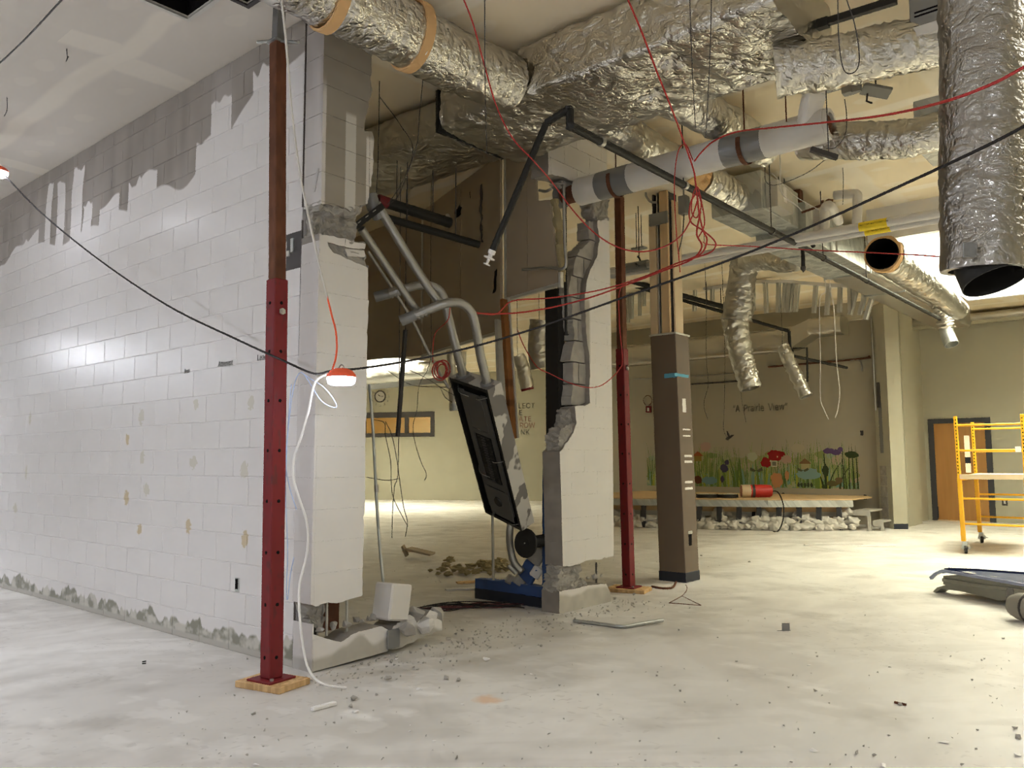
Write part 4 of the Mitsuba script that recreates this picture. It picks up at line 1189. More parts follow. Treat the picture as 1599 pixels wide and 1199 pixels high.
# black pipes in the left back room
for i, (pa, pb_, r, lab) in enumerate((((590, 312), (703, 348), .048, 'thick black pipe behind the two conduits under the brown gypsum wall'), ((596, 338), (748, 382), .034, 'thinner black pipe under the thick black pipe'))):
    k = thing('black_pipe', lab, 'pipe')
    p, q = A(*pa, d=7.1), A(*pb_, d=7.5)
    add('pipe', tube([p, q], r, 16), 'm_blackpipe', k, smooth=40)
    if i == 0:
        add('red_section', tube([p + (q - p) * .0, p + (q - p) * .13], r * 1.06, 16), 'm_red', k, smooth=40)
    for t in (.25, .75):
        c = p + (q - p) * t
        add('hanger_rod', tube([c, [c[0], c[1], CEIL - .002]], .005, 6), 'm_trimgrey', k)
BU = thing('black_upright', 'thick black square upright between the gypsum wall and the right pier', 'post')
p, q = A(864, 452, y=2.82), A(866, 668, y=2.82)
add('upright', box((p[0] - .085, 2.80, .25), (p[0] + .065, 2.90, p[2])), 'm_black', BU)
BU2 = thing('black_drop_pipe', 'thin black pipe hanging between black upright and right pier', 'pipe')
add('pipe', tube([A(882, 300, y=2.72), A(884, 520, y=2.72)], .014, 10), 'm_blackpipe', BU2, smooth=40)
add('fitting', lathe([(0, 0), (.024, 0), (.024, .03), (0, .03)], A(884, 518, y=2.72), (0, 0, -1), 12), 'm_black', BU2)
CD = thing('grey_conduit', 'grey conduit bent beside the torn edge of the gypsum wall', 'conduit')
add('conduit', tube([A(880, 290, y=2.46), A(882, 380, y=2.46), A(884, 412, y=2.46), A(876, 420, y=2.46), A(860, 418, y=2.46), A(816, 421, y=2.46)], .014, 10, 5), 'm_steel', CD, smooth=True)
add('conduit', tube([A(862, 294, y=2.46), A(852, 299, y=2.46), A(842, 297, y=2.46)], .013, 10, 4), 'm_steel', CD, smooth=True)
WS = thing('timber_stud', 'brown timber stud hanging with metal stud beside it below the gypsum wall', 'stud')
p, q = A(787, 468, y=2.63), A(801, 684, y=2.55)
add('timber', beam(q, p, .08, .04, up=(1, 0, 0)), 'm_stud', WS)
p, q = A(779, 500, y=2.66), A(784, 640, y=2.60)
add('metal_stud', beam(q, p, .09, .035, up=(1, 0, 0)), 'm_studmetal', WS)
p, q = A(793, 466, y=2.67), A(807, 684, y=2.59)
add('metal_stud', beam(q, p, .02, .04, up=(1, 0, 0)), 'm_studmetal', WS)
HC = thing('hanging_channel', 'dark metal channel hanging straight down through the far window view', 'channel')
add('channel', beam(A(633, 515, d=8.2), A(621, 681, d=8.2), .036, .03, up=(1, 0, 0)), 'm_jamb', HC)

for k, p in ((H1, A(1165, 402, y=8.3)), (H2, A(1222, 540, y=10.2)), (H3, A(808, 556, d=13)), (H4, A(842, 501, d=11.5)), (H5, A(703, 546, d=10.5)), (HC, A(633, 516, d=8.2))):
    add('hanger_wire', tube([p - [0, 0, .05], [p[0], p[1], CEIL - .001]], .004, 5), 'm_trimgrey', k)

# ------------------------------------------------------------------ the tilted panelboard and its conduits
PB = thing('panelboard', 'dark electrical panelboard hanging tilted from conduits in the wall opening', 'electrical panel')
PC = np.array([-.377, 2.039, 1.369])
PR = np.array([[.954, .236, .186], [-.107, .846, -.522], [-.281, .478, .832]])
u_, s_, vt_ = np.linalg.svd(PR)
PR = u_ @ vt_
pw, ph_, pt = .508, 1.42, .152


def pbox(x0, y0, z0, x1, y1, z1, bev=0.0):
    return rot_mesh(box((x0, y0, z0), (x1, y1, z1), bev), PR, PC)


hw, hh = pw / 2, ph_ / 2
add('casing', [pbox(hw - .004, 0, -hh, hw, pt, hh), pbox(-hw, 0, -hh, -hw + .004, pt, hh), pbox(-hw, 0, hh - .004, hw, pt, hh), pbox(-hw, 0, -hh, hw, pt, -hh + .004), pbox(-hw, pt - .004, -hh, hw, pt, hh)], 'm_panelpaint', PB, label='grey casing with flaking paint')
add('casing_lip', [pbox(hw - .025, -.002, -hh, hw, .002, hh), pbox(-hw, -.002, -hh, -hw + .02, .002, hh), pbox(-hw, -.002, hh - .03, hw, .002, hh), pbox(-hw, -.002, -hh, hw, .002, -hh + .03)], 'm_blackpipe', PB)
add('back_panel', pbox(-hw + .01, .10, -hh + .02, hw - .01, .11, hh - .02), 'm_black', PB)
add('liner', [pbox(hw - .009, .004, -hh + .005, hw - .0045, pt - .005, hh - .005), pbox(-hw + .0045, .004, -hh + .005, -hw + .009, pt - .005, hh - .005), pbox(-hw + .01, .004, hh - .009, hw - .01, pt - .005, hh - .0045), pbox(-hw + .01, .004, -hh + .0045, hw - .01, pt - .005, -hh + .009)], 'm_black', PB)
add('inner_trim', [pbox(-.175, .012, -.60, -.115, .024, .62), pbox(.115, .012, -.60, .175, .024, .62), pbox(-.1149, .012, .20, .1149, .024, .245), pbox(-.1149, .012, -.35, .1149, .024, -.29)], 'm_panelface', PB)
add('upper_cover', pbox(-.114, .010, .25, .114, .022, .61, .004), 'm_panelface', PB)
add('lower_cover', pbox(-.15, .002, -.665, .165, .0115, -.355, .004), 'm_panelface', PB)
add('lower_knob', rot_mesh(lathe([(0, 0), (.05, 0), (.044, .012), (0, .018)], (0.0, .002, -.49), (0, -1, 0), 24), PR, PC), 'm_black', PB)
for i in range(18):
    for sx in (-1, 1):
        z_ = .180 - i * .0265
        add('breaker', pbox(sx * .046 - .042, .012, z_ - .0118, sx * .046 + .042, .045, z_ + .0118, .003), 'm_black', PB)
        add('breaker_lever', pbox(sx * .014 - .009, .002, z_ - .005, sx * .014 + .009, .012, z_ + .005), 'm_trimgrey', PB)
for sx, sz in ((-.23, .62), (.23, .62), (.235, -.66), (-.235, -.2), (.235, .0)):
    add('wire_end', tube([PC + PR @ np.array([sx, .05, sz]), PC + PR @ np.array([sx * .6, -.015, sz - .02]), PC + PR @ np.array([sx * .2, .01, sz - .05])], .003, 5, 4), 'm_steel', PB)
PT = lambda x_, y_=.076: PC + PR @ np.array([x_, y_, hh])
ta, tb = PT(-.155), PT(.165)
for nm, pts, lab in (('a', [(589, 463, 6.55), (615, 456, 6.56), (650, 446, 6.6), (676, 447, 6.65), (691, 460, 6.68), (699, 490, 6.7)], 'rear bent steel conduit with open coupling at its left end, entering the panelboard'), ('b', [(629, 500, 6.2), (660, 487, 6.22), (695, 474, 6.25), (718, 473, 6.3), (735, 486, 6.35), (743, 512, 6.4)], 'front bent steel conduit with open coupling at its left end, entering the panelboard')):
    k = thing('conduit', lab, 'conduit')
    end = ta if nm == 'a' else tb
    P_ = [A(x_, y_, d=d_) for x_, y_, d_ in pts] + [end + PR @ np.array([0, 0, .25]), end]
    add('pipe', duct(P_, .036, 0, 0, 18, .03, wall=.004, n=6), 'm_steel', k, smooth=40)
    cd = (P_[1] - P_[0]) / np.linalg.norm(P_[1] - P_[0])
    add('coupling', duct([P_[0] - cd * .02, P_[0] + cd * .04, P_[0] + cd * .10], .042, 0, 0, 20, .05, wall=.006, n=2), 'm_tape', k, smooth=40)
    for t in (.12, .15, .18):
        add('coupling_ring', duct([P_[0] + cd * (t - .01), P_[0] + cd * t, P_[0] + cd * (t + .008)], .047, 0, 0, 12, .05, n=2), 'm_steel', k)
    add('locknut', rot_mesh(lathe([(.03, 0), (.058, 0), (.058, .018), (.03, .018)], (-.155 if nm == 'a' else .165, .076, hh), (0, 0, 1), 12), PR, PC), 'm_tape', k)
for pts, r, lab in (([(588, 318, 6.0), (620, 371, 6.1), (660, 436, 6.25), (690, 478, 6.33)], .034, 'long straight steel conduit slanting down from the broken pier to the panelboard conduits'), ([(564, 357, 5.9), (600, 410, 6.1), (652, 487, 6.3)], .030, 'second slanting steel conduit, nearer the broken pier')):
    k = thing('conduit', lab, 'conduit')
    P_ = [A(x_, y_, d=d_) for x_, y_, d_ in pts]
    add('pipe', duct(P_, r, 0, 0, 18, .1, wall=.004, n=2), 'm_steel', k, smooth=40)
k = thing('conduit', 'thick end of conduit against the broken top of the left pier', 'conduit')
add('pipe', duct([A(578, 305, d=6.0), A(583, 322, d=6.0), A(592, 338, d=6.05)], .052, 0, 0, 18, .04, n=3), 'm_tape', k, smooth=40)
k = thing('conduit', 'thin conduit slanting behind the panelboard to the red wire coil', 'conduit')
add('pipe', tube([A(575, 393, d=6.6), A(640, 493, d=6.9), A(668, 548, d=7.0), A(690, 588, d=7.1), A(701, 606, d=7.1)], .014, 10, 4), 'm_steel', k, smooth=True)
k = thing('strut_channel', 'black slotted strut piece clamped across the two slanting conduits', 'channel')
s0, s1 = A(550, 357, d=5.86), A(597, 322, d=5.98)
add('strut', beam(s0, s1, .05, .045), 'm_blackpipe', k)
for t in (.25, .5, .75):
    c = s0 + (s1 - s0) * t
    add('slot', beam(c - (s1 - s0) * .05 - FW * .027, c + (s1 - s0) * .05 - FW * .027, .014, .006), 'm_steel', k)
k = thing('standing_conduit', 'thin grey conduit standing on the tilted half block, leaning to the pier', 'conduit')
add('pipe', tube([A(577, 600, d=6.0), A(583, 680, d=5.97), A(588, 780, d=5.94), A(593, 850, d=5.9), A(601, 934, d=5.86)], .0115, 10, 4), 'm_galv', k, smooth=True)
add('coupling', tube([A(587.5, 757, d=5.945), A(588, 768, d=5.94)], .0165, 10), 'm_steel', k)
k = thing('standing_conduit', 'thick bent conduit curving down behind the black disc below the panelboard', 'conduit')
add('pipe', tube([PC + PR @ np.array([.03, .08, -hh + .01]), A(796, 830, d=7.35), A(797, 855, d=7.4), A(803, 878, d=7.4), A(815, 893, d=7.4)], .034, 14, 6), 'm_steel', k, smooth=True)
k = thing('standing_conduit', 'thin straight conduit between the panelboard and the blue wall stub', 'conduit')
add('pipe', tube([PC + PR @ np.array([-.2, .08, -hh + .01]), A(769, 806, d=7.25), A(770.5, 905, d=7.3)], .012, 10), 'm_steel', k, smooth=40)
k = thing('pipe_stub', 'short steel pipe stub beside the bent conduit on the blue wall stub', 'conduit')
add('pipe', duct([A(794, 883, d=7.35), A(800, 889, d=7.35), A(806, 895, d=7.35)], .022, 0, 0, 14, .04, wall=.004, n=2), 'm_steel', k, smooth=40)


# ------------------------------------------------------------------ cables and wires
def wire(name, pts, r, mat, label, cat='wire', n=6, group=None, sides=6):
    P_ = [np.asarray(p, float) if len(p) == 3 and isinstance(p, np.ndarray) else A(p[0], p[1], d=p[2]) for p in pts]
    for p in P_:
        p[2] = min(max(p[2], r), CEIL + .05)
    return add(name, tube(P_, r, sides, n), mat, label=label, cat=cat, group=group, smooth=True)


dl = lambda p: (p - CAM) @ FW
d1, d0 = dl(LAMP1), dl(LAMP0)
wire('power_cable', [LAMP0 + [-.05, .0, .062], (60, 328, 7.0), (150, 402, 6.2), (260, 476, 5.5), (370, 530, 5.0), (440, 562, 4.72), (489, 583, 4.75), (512, 580, 4.78), (533, 576, d1 + .02), (556, 576, 4.8), (640, 563, 5.0), (740, 541, 5.0), (850, 508, 4.9), (980, 462, 4.7), (1120, 413, 4.4), (1240, 365, 4.1), (1400, 293, 3.5), (1560, 218, 3.0), (1680, 150, 2.7), (1800, 80, 2.5)], .0065, 'm_cable', 'long black power cable strung across the whole room, carrying the work lights', 'cable', 6, sides=8)
wire('white_cord', [(512, 583, 4.78), (492, 597, 4.74), (482, 640, 4.74), (471, 680, 4.75), (459, 715, 4.76), (458, 745, 4.77), (466, 775, 4.79), (478, 810, 4.82), (481, 840, 4.85), (478, 870, 4.86), (468, 910, 4.83), (467, 945, 4.8), (470, 985, 4.77), (477, 1030, 4.74), (488, 1055, 4.72), (508, 1069, 4.71), (541, 1074, 4.75)], .0075, 'm_white', 'white cord hanging from the work light down to the floor', 'cord', 5, sides=8)
wire('looped_cord', [(470, 581, 4.74), (486, 592, 4.74), (505, 604, 4.74), (520, 622, 4.74), (526, 635, 4.74), (517, 635, 4.74), (503, 627, 4.74), (494, 615, 4.74), (485, 600, 4.75), (472, 582, 4.75), (463, 590, 4.9), (456, 620, 4.95), (450, 670, 5.0), (446, 720, 5.0), (452, 760, 5.02), (463, 795, 5.02)], .0028, 'm_cordblue', 'thin bluish cord looped beside the work light', 'cord', 5)
wire('looped_cord', [(455, 600, 4.98), (450, 660, 5.0), (446, 760, 5.04), (449, 860, 5.06), (447, 920, 5.06), (449, 936, 5.06), (453, 900, 5.06), (459, 870, 5.06)], .0028, 'm_cordblue', 'thin bluish cord hanging beside the shoring post to the broken foot of the pier', 'cord', 5)
wire('cream_cable', [(437, -20, 4.55), (446, 60, 4.65), (456, 180, 4.8), (468, 270, 4.88), (482, 340, 4.9), (500, 420, 4.88), (512, 467, 4.87)], .007, 'm_whitepipe', 'cream cable hanging from the ceiling before the left pier', 'cable', 5)
wire('orange_cord', [(511, 463, 4.87), (518, 492, 4.86), (524, 515, 4.85), (526, 540, 4.82), (524, 560, 4.80), (519, 577, 4.79)], .006, 'm_orange', 'orange cord ending at the work light', 'cord', 5)
RW = 'm_redwire'
hub = [(1082, 262, 6.0), (1086, 285, 6.05), (1089, 310, 6.05)]
wire('red_wire', [(716, -20, 4.9), (738, 35, 5.0), (756, 100, 5.2), (775, 165, 5.4), (800, 215, 5.5), (832, 250, 5.6), (860, 282, 5.8), (896, 330, 6.0), (930, 365, 6.1), (965, 386, 6.2), (1000, 393, 6.2), (1035, 386, 6.2), (1063, 368, 6.1), (1080, 340, 6.05), (1090, 310, 6.05)], .0055, RW, 'long red wire hanging in a big curve before the foil ducts', group=None)
wire('red_wire', [(972, -20, 4.9), (1000, 45, 5.05), (1025, 110, 5.3), (1045, 160, 5.5), (1062, 205, 5.8), *hub, (1092, 335, 6.05), (1098, 360, 6.05), (1104, 375, 6.1), (1096, 395, 6.2), (1075, 405, 6.3)], .0065, RW, 'red wire running down from the top of the picture to the red wire bundle')
wire('red_wire', [(1640, 85, 2.75), (1599, 105, 2.8), (1545, 133, 2.9), (1470, 160, 3.1), (1380, 180, 3.6), (1290, 191, 4.3), (1200, 200, 5.0), (1150, 206, 5.5), (1115, 220, 5.8), (1095, 238, 6.0), (1084, 252, 6.0)], .0058, RW, 'red wire running to the right edge in front of the vertical wrapped duct')
wire('red_wire', [(1088, 300, 6.1), (1078, 318, 6.15), (1078, 345, 6.2), (1098, 360, 6.2), (1115, 375, 6.2), (1117, 385, 6.2), (1105, 396, 6.3), (1060, 410, 6.5), (1000, 434, 6.8), (940, 452, 6.9), (890, 461, 6.9), (850, 466, 6.85), (800, 470, 6.75), (775, 490, 6.6), (742, 488, 6.45)], .006, RW, 'red wire from the bundle along the black cable to the panelboard conduit')
wire('red_wire', [(1094, 330, 6.1), (1088, 365, 6.2), (1096, 385, 6.25), (1080, 405, 6.4), (1040, 421, 6.6), (980, 444, 6.8), (920, 465, 6.9), (870, 478, 6.9), (820, 487, 6.8), (780, 490, 6.65), (740, 489, 6.45)], .007, RW, 'thick red wire lying with the others between hub and panelboard')
wire('red_wire', [(1082, 250, 6.0), (1070, 225, 6.1), (1058, 240, 6.2), (1053, 290, 6.3), (1056, 360, 6.3), (1060, 400, 6.4), (1062, 425, 6.5)], .0045, RW, 'thin red wire hanging in a loop before the exposed column steel')
wire('red_wire', [(1098, 378, 6.2), (1110, 382, 6.3), (1180, 385, 6.5), (1260, 390, 6.4), (1350, 394, 6.0), (1430, 398, 5.5), (1475, 401, 5.2), (1640, 408, 4.5)], .0045, RW, 'straight red wire crossing before the black duct mouth')
wire('red_wire', [(1090, 300, 6.1), (1095, 320, 6.1), (1088, 340, 6.1), (1080, 330, 6.1), (1082, 305, 6.1), (1089, 292, 6.1), (1096, 318, 6.1), (1100, 350, 6.15), (1090, 372, 6.2)], .005, RW, 'small tangled loop of red wire at the bundle')
wire('red_wire', [(1005, 434, 6.9), (970, 448, 7.4), (967, 500, 7.6), (972, 560, 7.6), (968, 575, 7.6), (955, 590, 7.5), (938, 602, 7.3), (918, 605, 7.15), (890, 598, 7.1), (860, 584, 7.1), (838, 572, 7.2), (818, 540, 7.5), (808, 515, 7.6)], .0045, RW, 'red wire sagging low between the second pier and the far shoring post')
wire('red_wire', [(703, 478, 6.5), (699, 500, 6.6), (680, 520, 6.8), (676, 545, 6.9), (676, 566, 6.95)], .004, RW, 'short red wire down to the hanging coil')
co = thing('red_wire_coil', 'small coil of red wire hanging left of the panelboard', 'wire coil')
rc = np.random.default_rng(3)
cc = A(690, 577, d=6.95)
for i in range(4):
    ox_, oz_ = rc.uniform(-.02, .02, 2)
    add('turn', tube([cc + (RT * math.cos(t) * .066 + UP * math.sin(t) * (.082 + .006 * i)) * (1 - .13 * i) + FW * .01 * i + RT * ox_ + UP * oz_ for t in np.linspace(0, 2 * math.pi * .99, 20)], .0055, 6, 2), RW, co, smooth=True)
thin = [
    ([(672, 0 + 560, 8.6), (655, 600, 8.6), (651, 640, 8.6), (645, 665, 8.6), (648, 690, 8.6), (657, 720, 8.6), (666, 740, 8.6), (663, 750, 8.6)], 'thin wire with hooked end hanging before the far lit window'),
    ([(582, 655, 7.0), (600, 660, 7.0), (602, 680, 7.0), (610, 720, 7.0), (611, 755, 7.0), (614, 776, 7.0), (625, 800, 7.0), (637, 822, 7.0)], 'thin dark wire hanging beside the leaning conduit'),
    ([(602, 658, 7.05), (612, 680, 7.05), (620, 720, 7.05), (624, 750, 7.05), (630, 790, 7.05), (636, 815, 7.05), (633, 838, 7.05)], 'second thin dark wire hanging beside the leaning conduit'),
    ([(622, 722, 7.1), (616, 760, 7.1), (613, 800, 7.1), (612, 840, 7.1)], 'third short thin wire beside the leaning conduit'),
    ([(572, 745, 6.5), (590, 748, 6.6), (605, 750, 6.8), (624, 747, 7.0)], 'thin wire crossing the leaning conduit'),
    ([(640, 578, 8.0), (665, 590, 8.0), (700, 612, 7.6), (740, 633, 7.0)], 'thin dark wire slanting to the panelboard from the left'),
    ([(600, 575, 8.2), (640, 600, 8.0), (680, 604, 7.8), (716, 605, 7.2)], 'thin dark wire running level to the panelboard'),
    ([(687, 604, 7.4), (695, 620, 7.3), (706, 628, 7.2)], 'short curl of thin wire left of the panelboard'),
    ([(592, 190, 6.6), (590, 260, 6.6), (586, 320, 6.6)], 'thin hanger wire before the foil duct behind the left pier'),
    ([(661, 118, 6.4), (655, 180, 6.4), (650, 230, 6.4), (628, 285, 6.4), (605, 320, 6.4)], 'thin grey wire hanging before the foil duct behind the left pier'),
    ([(592, 150, 6.5), (625, 195, 6.5), (645, 235, 6.5), (625, 300, 6.5), (610, 318, 6.4)], 'second thin grey wire hanging before that foil duct'),
    ([(758, 20, 4.6), (757, 80, 4.7), (760, 240, 5.9)], 'thin straight hanger wire in front of the strapped foil duct'),
    ([(1077, 0, 4.6), (1081, 110, 5.0), (1086, 200, 5.8)], 'thin wire hanging left of the red bundle before the foil'),
    ([(1111, 0, 4.6), (1108, 100, 5.0), (1102, 215, 5.8)], 'thin wire hanging right of the red bundle before the foil'),
    ([(1308, 0, 4.3), (1310, 65, 4.4), (1318, 110, 4.4), (1335, 112, 4.4), (1342, 90, 4.4), (1335, 40, 4.3), (1322, 0, 4.3)], 'thin loop of wire hanging before the right foil duct'),
    ([(1319, 155, 5.8), (1322, 180, 5.8), (1320, 210, 5.7), (1305, 230, 5.6), (1290, 232, 5.6)], 'thin wire hanging before the sagging foil duct'),
    ([(1316, 262, 9.0), (1317, 282, 9.0), (1316, 320, 9.0)], 'thin ceiling wire right of the brown valve'),
    ([(1103, 490, 11.0), (1103, 560, 11.0), (1106, 600, 11.0), (1099, 630, 11.0), (1105, 655, 11.0)], 'grey wire hanging in front of the stage wall right of the column'),
    ([(1132, 560, 12.5), (1131, 640, 12.5), (1130, 670, 12.5), (1138, 688, 12.5)], 'dark wire hanging above the bird on the stage wall'),
    ([(1157, 612, 14.0), (1160, 635, 14.0), (1165, 659, 14.0)], 'short dark wire hanging over the wall lettering'),
    ([(1289, 455, 11.5), (1280, 470, 11.5), (1281, 560, 11.5), (1281, 620, 11.5), (1287, 640, 11.5), (1294, 655, 11.5)], 'left one of two white cables hanging before the stage wall'),
    ([(1297, 455, 11.5), (1302, 480, 11.5), (1306, 560, 11.5), (1311, 610, 11.5), (1308, 640, 11.5), (1304, 652, 11.5)], 'right one of two white cables hanging before the stage wall'),
    ([(1196, 283, 7.6), (1215, 288, 7.6), (1260, 270, 7.4), (1290, 248, 7.2), (1300, 240, 7.0)], 'thin grey wire sagging above the metal air box'),
    ([(1205, 270, 7.8), (1240, 305, 7.8), (1280, 328, 7.8)], 'blue-grey wire slanting to the white risers'),
    ([(1220, 300, 7.7), (1245, 322, 7.7), (1252, 330, 7.7)], 'cream wire drooping beside the brown steel upright'),
    ([(104, 76, 5.6), (105, 90, 5.6), (103, 96, 5.6), (107, 88, 5.6)], 'small wire hook hanging from the left ceiling'),
    ([(11, 152, 6.4), (11, 172, 6.4), (6, 182, 6.4)], 'short wire hanging from the ceiling at the left edge'),
]
for pts, lab in thin:
    white = 'white' in lab or 'cream' in lab
    r = .0055 if ('white cables' in lab or 'cream' in lab) else .0032
    P_ = [A(a_, b_, d=d_) for a_, b_, d_ in pts]
    if lab.startswith(('thin hanger', 'thin straight hanger', 'thin ceiling', 'small wire hook', 'short wire hanging from')):
        v0 = P_[0] - CAM
        sc_ = (CEIL - CAM[2]) / v0[2]
        P_ = [CAM + (p - CAM) * sc_ for p in P_] if 'straight' not in lab and 'hanger wire before' not in lab else P_
        P_[0][2] = CEIL
    if any(w_ in lab for w_ in ('hooked end', 'right of the column', 'above the bird', 'over the wall lettering', 'white cables', 'above the metal air box', 'brown steel upright', 'third short', 'in front of the foil duct behind')):
        P_ = [np.array([P_[0][0], P_[0][1], CEIL]), np.array([P_[0][0], P_[0][1], P_[0][2] * .6 + CEIL * .4])] + P_
    add('hanging_wire', tube(P_, r, 5, 5), 'm_white' if white else ('m_cordblue' if 'blue' in lab else 'm_trimgrey'), label=lab, cat='wire', smooth=True)
wire('ceiling_cable', [(110, -14, 4.6), (96, 0, 4.7), (45, 55, 5.3), (0, 98, 5.9), (-40, 130, 6.3)], .006, 'm_cable', 'dark cable crossing the ceiling at the top left corner', 'cable')
for px, y0_, y1_, yy, lab in ((1222, 268, 368, 5.2, 'left'), (1229, 275, 368, 5.2, 'second'), (1251, 290, 370, 5.6, 'right')):
    pass
for px, py, yy, lab in ((1218, 340, 5.3, 'first threaded rod from the left behind the metal air box'), (1227, 345, 5.4, 'second threaded rod from the left behind the metal air box'), (1251, 350, 5.9, 'threaded rod right of the brown steel upright'), (994, 388, 5.4, 'left threaded rod of the pipe hanger beside the column'), (1002, 390, 5.5, 'right threaded rod of the pipe hanger beside the column'), (1024, 180, 2.5, 'threaded rod before the foil duct left of the red bundle'), (1228, 190, 2.7, 'brown threaded rod at the white torn jacket sheet')):
    q = A(px, py, y=yy)
    add('hanger_rod', tube([q, [q[0], q[1], CEIL]], .0055, 6), 'm_rust' if 'brown' in lab else 'm_trimgrey', label=lab, cat='rod')
HU = thing('steel_upright', 'short rusty steel upright behind the metal air box', 'steel post')
q = A(1246, 340, y=5.9)
add('upright', box((q[0] - .05, 5.85, 3.85), (q[0] + .05, 5.95, CEIL - .002)), 'm_rust', HU)
add('clip', box((q[0] - .06, 5.84, 4.2), (q[0] + .06, 5.96, 4.23)), 'm_rust', HU)
CLV = thing('pipe_hanger', 'black clevis hanger beside the white pipes left of the column', 'hanger')
q = A(996, 408, y=5.15)
add('ring', tube([q + np.array([0, .055 * math.cos(t), .06 * math.sin(t)]) for t in np.linspace(-2.6, 1.6, 14)], .011, 8, 2), 'm_black', CLV, smooth=True)
add('saddle', duct([A(975, 419.5, y=5.22), A(992, 416.5, y=5.22), A(1012, 412.9, y=5.22)], .06, 0, 0, 28, .1, wall=.01, n=2), 'm_tape', CLV, smooth=40)
add('rod', tube([q + [0, .03, .06], [q[0], q[1] + .03, CEIL - .001]], .006, 6), 'm_black', CLV)
CR = thing('ceiling_bracket', 'grey bracket plate at the top of the pipe hanger rods', 'bracket')
q = A(998, 388, y=5.45)
add('plate', box(q - [.09, .05, .012], q + [.09, .05, .012], .003), 'm_tape', CR)
JB = thing('junction_box', 'grey metal box hanging right of the exposed column steel', 'electrical box')
q = A(1068, 320, y=4.9)
add('box', box(q - [.05, .05, .11], q + [.05, .05, .10], .006), 'm_tape', JB)
add('support', tube([q + [0, 0, .1], [q[0], q[1], CEIL - .001]], .01, 6), 'm_tape', JB)
add('lead', tube([q - [0, 0, .1], q - [.03, 0, .35], q - [.09, 0, .55]], .006, 6, 4), 'm_trimgrey', JB)
CCn = thing('grey_conduit', 'grey conduit bend at the top of the column core', 'conduit')
add('pipe', tube([A(1008, 292, y=4.8), A(1009, 306, y=4.8), A(1016, 315, y=4.8), A(1026, 316, y=4.8)], .014, 8, 4), 'm_steel', CCn, smooth=True)
OW = thing('steel_truss', 'rusty bar joist end seen between pier and column under the ceiling', 'steel beam')
q0, q1 = A(925, 382, y=6.6), A(1030, 338, y=6.6)
add('chord', [beam(q0, q1, .05, .02), beam(q0 + [0, 0, .12], q1 + [0, 0, .12], .05, .02)], 'm_tape', OW)
for i in range(12):
    p, q = q0 + (q1 - q0) * i / 12, q0 + (q1 - q0) * (i + 1) / 12
    add('web', tube([p + [0, 0, .12 * (i % 2)], q + [0, 0, .12 * ((i + 1) % 2)]], .010, 6), 'm_trimgrey', OW)

for q in (q0, q1):
    add('end_hanger', tube([q, [q[0], q[1], CEIL - .001]], .012, 6), 'm_tape', OW)

# ------------------------------------------------------------------ stage, heater, mural
def PSTAGE(px, py, x_, y_):
    return A(px, py, y=y_)


SF = [(-6.3, 10.30), (-4.87, 10.81), (-3.4, 11.27), (-2.06, 11.80), (-.80, 12.75)]
STG = thing('stage', 'low stage with plywood top, its metal studs laid open along the front', 'stage')
ZT = .585
add('plywood_top', sheet_xy(Polygon(SF + [(-.80, 13.9), (-1.0, 14.29), (-6.3, 14.29)]), ZT - .025, .025), 'm_ply', STG)
for i in range(len(SF) - 1):
    a_, b_ = np.array([*SF[i], ZT - .09]), np.array([*SF[i + 1], ZT - .09])
    add('rim_track', beam(a_, b_, .03, .125), 'm_galv', STG)
    dn_ = (b_ - a_) / np.linalg.norm(b_ - a_)
    bk = np.array([-dn_[1], dn_[0], 0]) * .30
    add('inner_joist', beam(a_ + bk - [0, 0, .12], b_ + bk - [0, 0, .12], .03, .10), 'm_ply', STG)
    add('inner_joist', beam(a_ + bk * 1.3 - [0, 0, .22], b_ + bk * 1.3 - [0, 0, .22], .03, .09), 'm_studmetal', STG)
SL = np.concatenate([[0], np.cumsum([np.hypot(SF[i + 1][0] - SF[i][0], SF[i + 1][1] - SF[i][1]) for i in range(len(SF) - 1)])])
ip = lambda s: np.array([np.interp(s, SL, [p[0] for p in SF]), np.interp(s, SL, [p[1] for p in SF])])
rs = random.Random(8)
for s in np.arange(.25, SL[-1], .37):
    p = ip(s)
    lean_ = rs.uniform(-.05, .05)
    add('stud', beam((p[0] + lean_, p[1] + .06, 0), (p[0], p[1] + .05, ZT - .15), .045, .09, up=(1, 0, 0)), 'm_jamb', STG)
    if rs.random() < .6:
        add('stud', beam((p[0] + .12 + lean_, p[1] + .45, 0), (p[0] + .12, p[1] + .45, ZT - .15), .045, .06, up=(1, 0, 0)), 'm_jamb', STG)
for x0, x1, y0, y1, z in ((-.79, -.50, 12.75, 13.5, .38), (-.49, -.30, 12.85, 13.35, .19)):
    add('step', [box((x0, y0, z - .03), (x1, y1, z)), box((x0, y0, z - .10), (x1, y0 + .02, z - .031)), box((x1 - .05, y0, 0), (x1, y0 + .05, z - .1))], 'm_studmetal', STG)
fl_m = []
rgn = np.random.default_rng(12)
for s in np.arange(.05, SL[-1] - .05, .075):
    p = ip(s)
    big_ = .55 + .9 * meshkit.noise(np.array([s * 1.1, 3.3, 1.7]), 4)
    for t in range(3):
        sz = rgn.uniform(.045, .10) * big_
        ico = trimesh.creation.icosphere(2, sz)
        v = ico.vertices
        v = v * (1 + (meshkit.fbm(v * 30 + s * 7, 3, int(s * 50) + t) - .5)[:, None] * 1.5) * [1.2, 1, .9]
        fl_m.append(trimesh.Trimesh(v + [p[0] + rgn.uniform(-.08, .08), p[1] - .04 + t * .14 + rgn.uniform(-.05, .06), sz * .5 + rgn.uniform(0, .05 + .10 * t) * big_], ico.faces, process=False))
fl_m = [trimesh.Trimesh(np.c_[m.vertices[:, :2], np.maximum(m.vertices[:, 2], .001)], m.faces, process=False) for m in fl_m]
